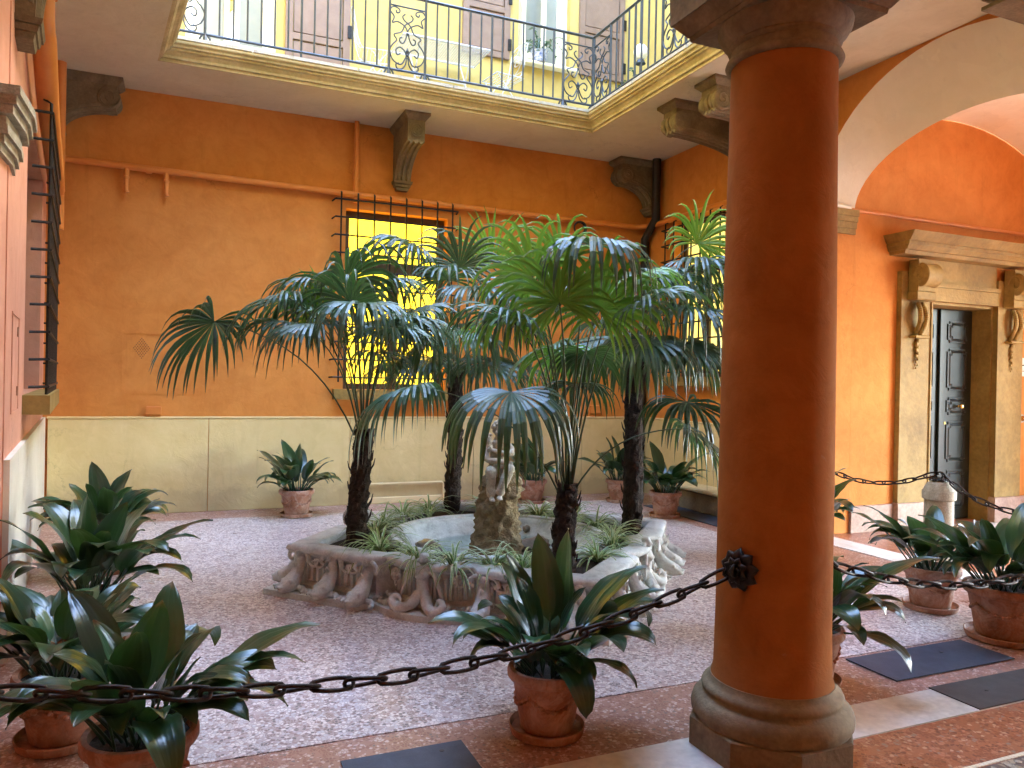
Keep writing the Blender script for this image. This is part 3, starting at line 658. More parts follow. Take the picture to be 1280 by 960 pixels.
# ---- pipes
def pipe(name, pts, r, mat, label, coll=(), cat='pipe', smooth=4):
    t = thing(name, pts[0], label, cat)
    MB().tube(pts, r, 12).build('tube', mat, t, 60)
    for p, q in coll:
        p, q = V(p), V(q); d = (q-p).normalized()*.03; MB().tube([p-d, p+d], r*1.22, 12).build('collar', mat, t, 50)
    return t
zp = 3.925
t = pipe('wall_pipe', [(-1.38, YB-.07, zp+.03), (2, YB-.07, zp), (6.0, YB-.07, zp-.005), (6.1, YB-.10, zp-.0), (XR-.12, YB-.16, zp), (XR-.07, YB-.3, zp), (XR-.07, 6.4, zp-.02)], .038, orangepaint, 'orange service pipe running along the back wall and round the corner',
     [((-.45, YB-.07, zp+.015), (0, YB-.07, zp+.015)), ((1.90, YB-.07, zp), (2.5, YB-.07, zp)), ((3.0, YB-.07, zp), (4, YB-.07, zp)), ((4.7, YB-.07, zp), (5, YB-.07, zp))])
for x in (-.68, -.27):
    MB().tube([(x, YB-.07, zp), (x, YB-.07, zp-.12), (x, YB-.07, zp-.24), (x+.01, YB-.07, zp-.27)], [.03, .026, .022, .026], 10).ball((x, YB-.075, zp-.10), .032).build('tap', orangepaint, t, 60)
pipe('down_pipe', [(1.905, YB-.07, ZS-.002), (1.905, YB-.07, zp-.10)], .032, orangepaint, 'short vertical orange pipe dropping from the soffit onto the wall pipe', [((1.905, YB-.07, 4.16), (1.905, YB-.07, 4))])
pipe('down_pipe', [(6.15, YB-.42, ZS-.002), (6.15, YB-.42, 3.99), (6.17, YB-.12, 3.75), (6.17, YB-.09, .0)], .062, blackpipe, 'black downpipe in the back right corner')
pipe('down_pipe', [(*LW(9.15, .10), ZS-.002), (*LW(9.15, .10), 3.1)], .05, orangepaint, 'vertical orange pipe in the back left corner')
pipe('down_pipe', spline([(*LW(5.8, .07), 4.85), (*LW(5.8, .07), 3.98), (*LW(6.0, .08), 3.82), (*LW(6.9, .08), 3.62), (*LW(8.4, .08), 3.56), (*LW(9.1, .08), 3.5)], 5), .075, orangepaint, 'thick orange pipe with an elbow high on the left wall', [((*LW(5.8, .07), 4.1), (*LW(5.8, .07), 4.3))])
pipe('conduit', [(1.95, YB-.06, .26), (3.12, YB-.06, .26), (3.14, YB-.06, .23), (3.14, YB-.06, .0)], .014, creampipe, 'thin cream conduit low along the dado between the palms', [((2.3, YB-.06, .26), (3, YB-.06, .26))])
t = thing('cable_coil', (5.05, YB-.1, 3.80), 'black coil of cable hanging from the wall pipe', 'cable')
for k in range(3): MB().tube([(5.07+(.085+k*.006)*math.cos(a), YB-.13-k*.012, 3.80+(.085+k*.004)*math.sin(a)) for a in [2*math.pi*i/24 for i in range(25)]], .011, 6).build('loop', wire, t, 60)
MB().cbox((5.0, YB-.10, 3.68), (5.06, YB-.002, 3.76), .01).build('hook', orangepaint, t)

# ---- stone doorway
dr = thing('doorway', (8.48, 6.25, 0), 'ochre stone doorway with a cornice and carved consoles around the dark door', 'doorway')
YD = 6.25
for x0, x1, s in ((7.43, 7.90, -1), (9.07, 9.54, 1)):
    MB().cbox((x0-.02, YD-.09, 0), (x1+.0 if s < 0 else x1+.02, YD+.0, .31), .006).build('plinth_block', skirt, dr)
    MB().box((x0, YD-.065, .311), (x1, YD-.001, 2.95)).build('jamb', ocher, dr)
    xi = x1 if s < 0 else x0-.0
    MB().box((xi-.001 if s < 0 else xi-.02, YD-.08, .311), (xi+.02 if s < 0 else xi+.001, YD-.0655, 2.62)).build('jamb_fillet', ocher, dr)
    # console: block, barrel volute, acanthus drop and hanging husks
    xc = (x0+x1)/2; MB().cbox((xc-.15, YD-.20, 2.62), (xc+.15, YD-.066, 2.72), .012).build('console_cap', ocher, dr)
    MB().box((xc-.13, YD-.19, 2.721), (xc+.13, YD-.066, 3.08)).build('console_block', ocher, dr)
    r = [[(xc-.125+u*.25, YD-.20+.115*math.cos(a), 2.9+.135*math.sin(a)) for a in [2*math.pi*i/20 for i in range(20)]] for u in (0, .06, .5, .94, 1)]
    r = [[(p[0], YD-.20+(p[1]-YD+.20)*k, 2.9+(p[2]-2.9)*k) for p in q] for q, k in zip(r, (.8, 1, .9, 1, .8))]
    MB().loft(r).build('volute', ocher, dr, 40)
    for e in (-.131, .131):
        MB().tube([(xc+e, YD-.20+(.095-.012*a)*math.cos(a), 2.9+(.115-.014*a)*math.sin(a)) for a in [i*.5 for i in range(15)]], .011, 5).build('spiral', ocher, dr, 60)
    r3 = random.Random(5); k = MB()
    for i in range(16):
        z = 2.58-i*.022; ww = .10*(1-abs(i-6)/18)
        for sg in (-1, 1): k.ball((xc+sg*ww*.55, YD-.12-.05*math.sin(i*.25), z), .03, 6, 5, (1, .9, 1.1))
        k.ball((xc, YD-.14-.06*math.sin(i*.22), z), .028, 6, 5)
    tag(k.build('acanthus_leaf', ocher, dr, 170), kind='stuff')
    MB().cbox((xc-.11, YD-.16, 2.19), (xc+.11, YD-.066, 2.225), .01).build('console_foot', ocher, dr)
    k = MB()
    for i in range(10): k.ball((xc+.012*(-1)**i, YD-.085, 2.16-i*.034), .028-i*.0017, 6, 5, (1, .8, 1.2))
    tag(k.build('husk_drop', ocher, dr, 170), kind='stuff')
MB().box((7.901, YD-.065, 2.641), (9.069, YD-.001, 2.80)).build('lintel', ocher, dr)
MB().box((7.88, YD-.085, 2.801), (9.09, YD-.001, 2.85)).build('lintel_fillet', ocher, dr)
MB().box((7.901, YD-.04, 2.851), (9.069, YD-.001, 3.12)).build('frieze', ocher, dr)
m = MB()
for z0, z1, e0, e1 in ((3.121, 3.16, .12, .14), (3.1605, 3.21, .17, .21), (3.2105, 3.25, .22, .22), (3.2505, 3.34, .24, .33)):
    m.prism([(7.36-e0*.5, YD-.08-e0), (9.60+e0*.5, YD-.08-e0), (9.60+e0*.5, YD-.001), (7.36-e0*.5, YD-.001)], z0, z1, [(7.36-e1*.5, YD-.08-e1), (9.60+e1*.5, YD-.08-e1), (9.60+e1*.5, YD-.001), (7.36-e1*.5, YD-.001)])
m.build('cornice', ocher, dr)
for x0, x1 in ((7.87, 7.899), (9.071, 9.10)): pass
MB().box((9.035, YD-.001, .0), (9.069, YD+.34, 2.639)).build('reveal', ocher, dr); MB().box((7.901, YD-.001, 0), (7.912, YD+.34, 2.639)).build('reveal', ocher, dr)
MB().box((7.936, YD-.001, 2.61), (9.034, YD+.34, 2.639)).build('reveal', ocher, dr)
tag(MB().box((7.6, YD+.43, -.05), (9.4, YD+.47, 3.0)).build('door_light_block', doorm), 'unseen dark slab added behind the green door to stop light leaking', 'wall')  # dark slab added behind the door to keep leaking light out
door = thing('door', (8.48, YD+.24, 0), 'dark green panelled double door with a brass knob', 'door')
def leaf(x0, x1, y, frac=1):
    l = MB().cbox((x0, y, .01), (x1, y+.05, 2.60), .006).build('door_leaf', doorm, door)
    xm, hw = (x0+x1)/2, (x1-x0)/2-.085
    for z0, z1 in ((.14, .62), (.72, 1.22), (1.30, 1.52), (1.60, 2.12), (2.19, 2.46)):
        def octo(e, c): 
            a, b, p, q = xm-hw+e, xm+hw-e, z0+e, z1-e
            return [(a+c, p), (b-c, p), (b-c, p+c), (b, p+c), (b, q-c), (b-c, q-c), (b-c, q), (a+c, q), (a+c, q-c), (a, q-c), (a, p+c), (a+c, p+c)]
        rg = [[(x, y-d, z) for x, z in octo(e, .035)] for e, d in ((0, 0), (.004, .014), (.018, .014), (.028, .002), (.04, .006), (.055, .014))]
        MB().loft(rg).build('panel', doorm, l)
    return l
leaf(7.94, 8.46, YD+.26); lf = leaf(8.50, 9.03, YD+.24)
MB().cbox((8.455, YD+.225, .01), (8.51, YD+.28, 2.60), .01).build('astragal', doorm, door)
MB().tube([(8.77, YD+.24, 1.41), (8.77, YD+.19, 1.41)], .014, 8).ball((8.77, YD+.165, 1.41), .034, 12, 8, (1, .75, 1)).build('knob', brass, door, 170)
MB().tube([(8.57, YD+.24, 1.2), (8.57, YD+.232, 1.2)], .016, 10).build('lock', brass, door)
pt = thing('name_plate', (9.66, YD, 1.9), 'small white enamel plate on the wall right of the doorway', 'sign')
MB().cbox((9.565, YD-.02, 1.80), (9.80, YD-.001, 2.03), .006).build('plate', plaster_w, pt)
MB().box((9.60, YD-.024, 1.93), (9.76, YD-.0205, 1.945)).box((9.60, YD-.024, 1.86), (9.70, YD-.0205, 1.868)).build('lettering', iron, pt)
bl = thing('doorbell', (9.63, YD, 1.26), 'round brass doorbell on the wall right of the doorway', 'doorbell')
MB().tube([(9.635, YD-.001, 1.27), (9.635, YD-.014, 1.27)], .055, 20).build('backplate', ystone, bl)
MB().tube([(9.635, YD-.0145, 1.27), (9.635, YD-.024, 1.27)], .033, 20).ball((9.635, YD-.026, 1.27), .014, 10, 6).build('button', brass, bl)
# ---- floor plates
def matobj(pts, z, mat, label, hole):
    t = thing('floor_mat', (pts[0][0], pts[0][1], 0), label, 'mat', 'grey plates lying on the floor')
    MB().prism(pts, z, z+.006).build('sheet', mat, t)
    MB().lathe((hole[0], hole[1], z+.0062), [(.011, 0), (.011, .0012)], 12).build('screw_hole', blackpipe, t)
matobj([(3.59, 2.97), (4.57, 2.97), (4.57, 3.32), (3.59, 3.32)], .0045, rubber, 'blue-grey floor plate between the right-hand pots and the column', (4.24, 3.2))
matobj([(3.67, 2.552), (4.7, 2.552), (4.7, 2.838), (3.67, 2.838)], .0065, rubber2, 'dark grey floor plate set into the marble strip right of the column', (3.93, 2.70))
matobj([(.61, 2.88), (1.14, 2.88), (1.14, 3.165), (.61, 3.165)], .0045, rubber, 'slate blue floor plate at the bottom edge in front of the plants', (1.03, 3.10))
matobj([(5.55, 6.9), (6.2, 6.9), (6.2, 8.5), (5.55, 8.5)], .0045, rubber, 'long dark floor plate against the right wall behind the column', (5.8, 8.2))
tr = thing('stone_trough', (6.0, 7.9, 0), 'low beige stone trough against the right wall, mostly hidden by the column', 'trough')
MB().cbox((5.93, 6.9, .0), (6.22, 8.55, .26), .02).build('trough_side', stone, tr); MB().cbox((5.88, 6.85, .261), (6.235, 8.6, .31), .015).build('rim', cream, tr)
# ================================================================= GALLERY RAILING AND FURNITURE
ZR0, ZR1, ZB = 5.18, 6.05, ZS+.235
def scroll_panel(P, wd, z0, z1, t):
    # P(u, z) -> world, u across 0..wd ; mirrored wrought scrolls with a fleur in the lower half
    H = z1-z0; q = lambda pts: [P(wd/2+u*wd/2, z0+v*H) for u, v in pts]
    def both(pts, r=.0085):
        for s in (-1, 1): MB().tube(spline(q([(s*u, v) for u, v in pts]), 4), r, 5).build('scroll', ironblue, t)
    both([(.0, .62), (.15, .70), (.55, .76), (.85, .73), (.75, .83), (.98, .92), (.8, .99), (.5, .97), (.45, .92), (.6, .90), (.65, .94)])
    both([(-.15, .90), (-.28, .86), (-.2, .80), (.15, .72), (.35, .60), (.75, .54), (.6, .46), (.85, .36), (.97, .26), (.8, .13), (.45, .07), (.25, .10), (.06, .22)])
    both([(.03, .60), (.1, .50), (.25, .42), (.42, .44), (.42, .50), (.3, .51)])
    both([(.03, .22), (.15, .30), (.4, .35), (.62, .30), (.55, .22), (.38, .25)])
    both([(.03, .20), (.1, .08), (.3, .0), (.55, .0), (.62, .06), (.45, .09)])
    m = MB(); c = P(wd/2, z0+.235*H); m.ball(c, .018, 6, 5).tube([P(wd/2, z0+.24*H), P(wd/2, z0+.30*H), P(wd/2, z0+.36*H)], [.008, .022, .002], 6)
    m.build('fleur', ironblue, t); MB().ball(P(wd/2, z0+.58*H), .016, 6, 5).build('knot', ironblue, t)
def railing(P, spans, panels, label, feet):
    t = thing('gallery_railing', P(spans[0], ZB), label, 'railing', 'iron railings of the gallery')
    u0, u1 = spans
    MB().tube([P(u0, ZR1), P(u1, ZR1)], .018, 6).build('top_rail', ironblue, t)
    MB().tube([P(u0, ZR0), P(u1, ZR0)], .015, 6).build('bottom_rail', ironblue, t)
    for a, b in panels:
        MB().tube([P(a, ZR1-.13), P(b, ZR1-.13)], .009, 6).build('panel_rail', ironblue, t)
        for u in (a, b): MB().tube([P(u, ZB+.10), P(u, ZR1)], .016, 6).build('post', ironblue, t)
        scroll_panel(lambda u, z, a=a: P(a+u, z), b-a, ZR0+.02, ZR1-.14, t)
    ps = sorted(panels); edges = [u0]+[x for p in ps for x in p]+[u1]
    for a, b in zip(edges[::2], edges[1::2]):
        n = max(1, round((b-a)/.137))
        for i in range(1, n):
            u = a+(b-a)*i/n; big = i == n//2 and n > 5
            MB().tube([P(u, ZB if big else ZR0), P(u, ZR1)], .014 if big else .011, 6).build('baluster', ironblue, t)
    for u in feet:
        m = MB(); 
        for s in (-1, 0, 1): m.tube(spline([P(u, ZB+.115), P(u+s*.03, ZB+.085), P(u+s*.055, ZB+.03), P(u+s*.03, ZB+.005)], 3), .012, 5)
        m.tube([P(u, ZB+.01), P(u, ZB+.11)], [.035, .012], 6); m.build('foot', ironblue, t)
    return t
RY, RX = BYF-.07, BX1-.07+.02
railing(lambda u, z: (u, RY, z), (-.42, RX), [(-.34, .10), (2.06, 2.49), (4.30, RX-.005)], 'blue-grey iron railing along the back edge of the gallery', [-.34, .10, 2.06, 2.49, 4.30, RX])
railing(lambda u, z: (RX, u, z), (BYN+.1, RY), [(RY-.44, RY-.02), (6.62, 7.05), (5.80, 6.22), (5.0, 5.4), (4.1, 4.5)], 'blue-grey iron railing along the right edge of the gallery', [RY-.44, 7.05, 6.62, 6.22, 5.8, 5.0])
railing(lambda u, z: (XB(u)+.06, u, z), (BYN+.1, RY), [(6.2, 6.6)], 'blue-grey iron railing along the left edge of the gallery', [6.2, 6.6])

def bistro_chair(x, y, z, a, label):
    t = thing('bistro_chair', (x, y, z), label, 'chair', 'white folding bistro chairs on the gallery')
    ca, sa = math.cos(a), math.sin(a); P = lambda u, v, h: (x+u*ca-v*sa, y+u*sa+v*ca, z+h); r = .007
    for s in (-.19, .19):
        MB().tube(spline([P(-.22, s, 0), P(.0, s, .42), P(.16, s, .50), P(.25, s, .93)], 4), r, 5).build('leg', whitemetal, t)
        MB().tube([P(.22, s*.92, 0), P(-.18, s*.92, .45)], r, 5).build('leg', whitemetal, t)
    m = MB()
    for i in range(9): m.tube([P(-.2+i*.045, -.19, .455), P(-.2+i*.045, .19, .455)], .006, 4)
    m.tube([P(-.21, -.2, .455), P(-.21, .2, .455), P(.19, .2, .455), P(.19, -.2, .455), P(-.21, -.2, .455)], .008, 5); m.build('seat', whitemetal, t)
    m = MB()
    m.tube(spline([P(.25, -.19, .93), P(.26, -.1, .97), P(.27, 0, .98), P(.26, .1, .97), P(.25, .19, .93)], 4), .007, 5)
    for s in (-1, 1):
        m.tube(spline([P(.17, 0, .55), P(.19, s*.08, .63), P(.21, s*.11, .75), P(.235, s*.05, .86), P(.25, 0, .93)], 4), .005, 4)
        m.tube(spline([P(.2, 0, .68), P(.205, s*.05, .7), P(.21, s*.03, .77), P(.21, 0, .74)], 4), .005, 4)
    for h in (.55, .9): m.tube([P(.17+(h-.55)*.2, -.19, h), P(.17+(h-.55)*.2, .19, h)], .005, 4)
    m.build('backrest', whitemetal, t); return t
bistro_chair(2.0, 9.2, 5.085, math.pi*.95, 'white wire bistro chair left of the garden table on the gallery')
bistro_chair(3.72, 9.2, 5.085, .15, 'white wire bistro chair right of the garden table on the gallery')
tb = thing('garden_table', (2.95, 9.28, 5.085), 'white metal garden table with a pierced top on the gallery', 'table')
tx0, tx1, ty0, ty1, tz = 2.33, 3.45, 9.0, 9.58, 5.80
m = MB(); m.tube([(tx0, ty0, tz), (tx1, ty0, tz), (tx1, ty1, tz), (tx0, ty1, tz), (tx0, ty0, tz)], .013, 6); m.build('rim', whitemetal, tb)
m = MB()
for i in range(38): m.box((tx0+i*.03, ty0, tz-.002), (tx0+i*.03+.010, ty1, tz))
for i in range(20): m.box((tx0, ty0+i*.03, tz+.0005), (tx1, ty0+i*.03+.010, tz+.0022))
tag(m.build('pierced_top', whitemetal, tb), kind='stuff')
for x in (2.55, 3.22):
    for s in (-1, 1): MB().tube([(x, 9.28-s*.24, 5.085), (x, 9.28+s*.24, 5.79)], .009, 6).build('leg', whitemetal, tb)
MB().tube([(2.55, 9.28, 5.43), (3.22, 9.28, 5.43)], .007, 5).build('stretcher', whitemetal, tb)
# flowerpots by the upper windows
def small_plant(x, y, z, label, pot, r=.09, h=.13, hang=.3, n=16, seed=1, grp=None):
    t = thing('flowerpot', (x, y, z), label, 'flowerpot', grp); rr = random.Random(seed)
    MB().lathe((x, y, z), [(r*.7, 0), (r*.95, h*.5), (r, h*.95), (r*1.06, h), (r*.9, h), (r*.85, h-.02)], 20).build('pot', pot, t, 40)
    for k in range(n):
        a = rr.random()*6.28; L = hang*rr.uniform(.5, 1.1)
        c = bez((x, y, z+h-.02), (x+math.cos(a)*L*.5, y+math.sin(a)*L*.5, z+h+L*.8), (x+math.cos(a)*L, y+math.sin(a)*L, z+h+L*rr.uniform(-.6, .5)), 6)
        m = MB(); s = V((-math.sin(a), math.cos(a), 0))*.008; rg = [[p-s*q, p+s*q] for p, q in zip(c, (.5, 1, 1, 1, .8, .5, .1))]
        m.loft(rg, False, False)
        for p in c[2:]: m.add([p, p+s*4+V((0, 0, .01)), p+V((0, 0, .03))], [(0, 1, 2)]).add([p, p-s*4+V((0, 0, .01)), p+V((0, 0, .03))], [(0, 1, 2)])
        m.build('frond', palmm, t)
small_plant(4.42, YB-.07, 6.051, 'trailing plant in a blue and white china pot on the upper window sill', bluechina, .12, .15, .42, 18, 4)
small_plant(5.75, 9.2, 5.60, 'trailing green plant on a stand by the gallery corner', terra, .11, .14, .45, 20, 5)
ps = thing('plant_stand', (5.75, 9.2, 5.085), 'small iron stand holding the trailing plant in the gallery corner', 'stand')
for k in range(3): MB().tube([(5.75+.14*math.cos(k*2.09), 9.2+.14*math.sin(k*2.09), 5.085), (5.75+.08*math.cos(k*2.09), 9.2+.08*math.sin(k*2.09), 5.585)], .008, 5).build('leg', ironblue, ps)
MB().lathe((5.75, 9.2, 5.585), [(.12, 0), (.12, .014)], 16).build('stand_top', ironblue, ps)
gl = thing('wall_lamp', (XR, 7.9, 5.9), 'pair of white glass globe lights beside the gallery corner', 'lamp')
for z in (5.55, 6.15): MB().ball((5.62, 8.9, z), .10, 14, 10, (1, 1, 1.1)).build('globe', plaster_w, gl, 170); MB().lathe((5.62, 8.9, z-.16), [(.07, 0), (.05, .05)], 14).build('collar', ironblue, gl)
MB().tube([(5.62, 8.9, 5.085), (5.62, 8.9, 7.2)], .018, 8).build('lamp_post', ironblue, gl)

# ================================================================= CHAINS
def link_mesh(L, wd, r, name):
    m = MB(); n = 14; pts = []
    for i in range(n):
        a = 2*math.pi*i/n; x = (L/2-wd/2)*(1 if math.cos(a) > 0 else -1)*(min(1, abs(math.cos(a))*1.6))+math.cos(a)*wd/2; y = math.sin(a)*wd/2
        pts.append(V((x, y, .0)))
    rings = []
    for i in range(n):
        T = (pts[(i+1) % n]-pts[i-1]).normalized(); nn = V((0, 0, 1)); b = T.cross(nn)
        tw = pts[i].x/L*.55                       # slight twist along the link
        p = V((pts[i].x, pts[i].y*math.cos(tw), pts[i].y*math.sin(tw)))
        rings.append([p+nn*math.cos(q)*r+b*math.sin(q)*r for q in [2*math.pi*k/7 for k in range(7)]])
    m.loft(rings+[rings[0]], False); return m.mesh(name, rust, 170)
LINK = link_mesh(.148, .046, .0076, 'chain_link')
def chain(pts, label, pitch=.1165, phase=0):
    t = thing('chain', pts[0], label, 'chain'); c = spline(pts, 30); d = [0]
    for a, b in zip(c, c[1:]): d.append(d[-1]+(b-a).length)
    s, k, j = pitch*.5, 0, 0
    n = max(1, round(d[-1]/pitch)); pitch = d[-1]/n; s = pitch/2
    while k < n:
        while j < len(d)-2 and d[j+1] < s: j += 1
        f = (s-d[j])/max(1e-6, d[j+1]-d[j]); p = c[j].lerp(c[j+1], f); T = (c[min(j+3, len(c)-1)]-c[max(j-3, 0)]).normalized()
        q = T.to_track_quat('X', 'Z') @ Matrix.Rotation(R_((42 if k % 2 else -42)+rng.uniform(-7, 7)), 4, 'X').to_quaternion()
        o = inst('link', LINK, t, p); o.rotation_mode = 'QUATERNION'; o.rotation_quaternion = q
        s += pitch; k += 1
    return t
SX = CX-.252
chain([(SX-.035, CY-.04, .805), (1.98, CY-.02, .748), (1.6, CY, .642), (1.2, CY, .570), (.75, CY, .537), (.4, CY, .543), (.1, CY, .565), (-.2, CY, .604), (-.5, CY, .653), (-1.0, CY, .75), (-1.6, CY, .92), (-2.19, CY, 1.12)], 'rusty iron chain sagging across the foreground from the column to the left wall')
chain([(CX+.25, CY, .83), (2.78, CY, .778), (3.0, CY, .715), (3.27, CY, .655), (3.55, CY, .618), (3.8, CY, .603), (4.15, CY, .615), (4.9, CY, .70), (5.6, CY, .83), (6.04, CY, .93)], 'iron chain sagging right of the column in front of the potted plants')
chain([(6.33, 6.27, .82), (6.25, 5.98, .725), (6.25, 5.6, .675), (6.25, 5.22, .713), (6.25, 4.97, .79), (6.25, 4.80, .85)], 'thin far chain between the arch pier and the stone bollard')
chain([(6.25, 4.74, .85), (6.25, 4.57, .735), (6.25, 4.35, .655), (6.25, 4.07, .615), (6.25, 3.7, .64), (6.25, 3.3, .80)], 'thin far chain running right from the stone bollard')
def petal_mesh():
    m = MB(); rg = []
    for u, w_, h in ((0, .012, .0), (.25, .026, .014), (.5, .034, .026), (.75, .028, .026), (.92, .012, .014), (1, .001, .006)):
        rg.append([(u*.092, -w_, h-.006), (u*.092, -w_*.5, h+.004), (u*.092, 0, h-.001), (u*.092, w_*.5, h+.004), (u*.092, w_, h-.006), (u*.092, 0, h-.012)])
    return m.loft(rg).mesh('petal', iron, 170)
PET = petal_mesh()
def rosette(c, nrm, label):
    t = thing('iron_rosette', c, label, 'rosette', 'iron rosettes holding the chains'); c = V(c); q = V(nrm).to_track_quat('Z', 'X')
    for ring, (n, sc, tilt, up_) in enumerate(((9, 1.0, -8, .006), (8, .72, -28, .022), (6, .45, -50, .034))):
        for i in range(n):
            a = 2*math.pi*i/n+ring*.4+rng.uniform(-.08, .08)
            o = inst('petal', PET, t, c+V(nrm).normalized()*up_, sc=(sc, sc*1.15, sc)); o.rotation_mode = 'QUATERNION'
            o.rotation_quaternion = q @ Matrix.Rotation(a, 4, 'Z').to_quaternion() @ Matrix.Rotation(R_(tilt), 4, 'Y').to_quaternion()
    n_ = V(nrm).normalized(); u_ = V((0, 0, 1)); v_ = n_.cross(u_)
    MB().ball(c+n_*.02, .03, 12, 8).build('boss', iron, t, 170)
    MB().tube([c+n_*.035+(u_*math.cos(a)+n_*math.sin(a)+n_)*.022 for a in [2*math.pi*i/12 for i in range(13)]], .008, 7, False).build('ring', iron, t, 170)
rosette((CX-.236, CY-.075, .825), (-1, -.30, .0), 'black iron flower rosette on the column holding the foreground chain')
rosette((CX+.245, CY+.02, .84), (1, .05, 0), 'iron rosette hidden behind the right side of the column')
# bollard
b = thing('bollard', (6.25, 4.77, 0), 'round-topped pale stone bollard in front of the dark door', 'bollard'); bc = (6.25, 4.77, 0)
MB().lathe(bc, [(.125, 0), (.120, .60), (.120, .615)], 32).build('shaft', ystone, b, 50)
MB().lathe(bc, [(.122, .616), (.138, .625), (.140, .69), (.135, .70)], 32).build('collar', ystone, b, 40)
MB().lathe(bc, [(.130, .701), (.122, .725), (.098, .765), (.06, .785), (.0005, .79)], 32).build('cap', ystone, b, 60)
m = MB().lathe(bc, [(.06, .786), (.055, .80), (.02, .815), (.001, .82)], 20); m.build('chain_mount', iron, b, 60)
for i in range(12): 
    a = i*math.pi/6; inst('petal', PET, b, (bc[0]+.03*math.cos(a), bc[1]+.03*math.sin(a), .805), (0, R_(22), a), (.65, .6, .6))
MB().tube([(bc[0], bc[1]+.03*math.cos(a), .835+.03*math.sin(a)) for a in [2*math.pi*i/12 for i in range(13)]], .008, 6, False).build('ring', iron, b, 170)

# ================================================================= FOUNTAIN
FC = V((2.38, 5.84)); fo = thing('fountain', (2.38, 5.84, 0), 'carved stone fountain basin with four planting corners, dolphins and mermaids', 'fountain')
def quatre(rad, tip, side, n=9):
    # circle of radius rad joined with four blocks whose outer corner stands at tip and side corners at (side0, +-side1)
    pts = []
    sx, sy = side; a0 = math.atan2(sy, sx)
    for q in range(4):
        c, s = math.cos(q*math.pi/2), math.sin(q*math.pi/2); rot = lambda x, y: (FC.x+x*c-y*s, FC.y+x*s+y*c)
        pts += [rot(sx, -sy), rot(tip, 0), rot(sx, sy)]
        lo = max(a0+.03, 0) ; e = .10
        dmin = math.atan2(sy-.03, sx-.16)
        for i in range(n+1):
            a = dmin+(math.pi/2-2*dmin)*i/n; k = rad*(.955+.045*math.sin(math.pi*i/n)); pts.append(rot(k*math.cos(a), k*math.sin(a)))
    return pts
MB().prism(quatre(1.40, 1.85, (1.28, .64)), .003, .045, quatre(1.395, 1.845, (1.276, .638))).build('base_slab', fstone, fo)
wall0 = quatre(1.20, 1.60, (1.08, .56)); 
def rings_q(spec): return [[(x, y, z) for x, y in quatre(*p)] for p, z in spec]
MB().loft(rings_q([((1.24, 1.64, (1.17, .60)), .0455), ((1.24, 1.64, (1.17, .60)), .075), ((1.215, 1.61, (1.15, .59)), .085), ((1.20, 1.59, (1.14, .585)), .10), ((1.20, 1.59, (1.14, .585)), .27), ((1.23, 1.62, (1.16, .595)), .285), ((1.235, 1.625, (1.165, .60)), .299)]), False).build('carved_wall', fstone, fo)
MB().loft(rings_q([((1.24, 1.63, (1.17, .60)), .30), ((1.275, 1.67, (1.20, .615)), .312), ((1.29, 1.69, (1.21, .62)), .335), ((1.28, 1.68, (1.205, .618)), .355), ((1.25, 1.65, (1.185, .608)), .366), ((1.15, 1.53, (1.06, .52)), .368), ((1.12, 1.49, (1.04, .505)), .355), ((1.115, 1.485, (1.035, .50)), .29)]), False).build('rim', fstone, fo, 60)
q_ = quatre(1.118, 1.488, (1.037, .503)); m = MB().loft([[(x, y, .302) for x, y in q_], [(x+(2.38+.915*math.cos(math.atan2(y-5.8, x-2.38))-x)*.5, y+(5.8+.915*math.sin(math.atan2(y-5.8, x-2.38))-y)*.5, .312) for x, y in q_], [(2.38+.898*math.cos(math.atan2(y-5.8, x-2.38)), 5.8+.898*math.sin(math.atan2(y-5.8, x-2.38)), .303) for x, y in q_]], False)
m.build('soil', soil, fo)
bc = (2.38, 5.80, 0)
MB().lathe(bc, [(.90, .303), (.90, .345), (.885, .358), (.86, .36), (.84, .352), (.835, .335), (.80, .325), (.785, .30), (.775, .27), (.70, .22), (.60, .16), (.3, .14), (.001, .14)], 72, False).build('basin', fstone, fo, 50)
tag(MB().lathe((2.38, 5.80, .205), [(.70, 0), (.001, .0)], 64, False).build('water', waterm), kind='structure')
# flutes of the wall
def frame_arc(q, a, r):      # point, outward normal on arc
    th = q*math.pi/2+a; n_ = V((math.cos(th), math.sin(th), 0)); return V((FC.x, FC.y, 0))+n_*r, n_
flute = MB().loft([[(x*k, y*k, z) for x, y in ((-.004, -.019), (.024, -.011), (.024, .011), (-.004, .019))] for z, k in ((0, .6), (.01, 1), (.145, 1), (.155, .6))]).mesh('flute', fstone)
for q in range(4):
    for i in range(17):
        a = .56+(math.pi/2-1.12)*i/16; p, n_ = frame_arc(q, a, 1.20*(.957+.045*math.sin(math.pi*i/16)))
        inst('flute', flute, fo, (p.x, p.y, .105), (0, 0, math.atan2(n_.y, n_.x)))
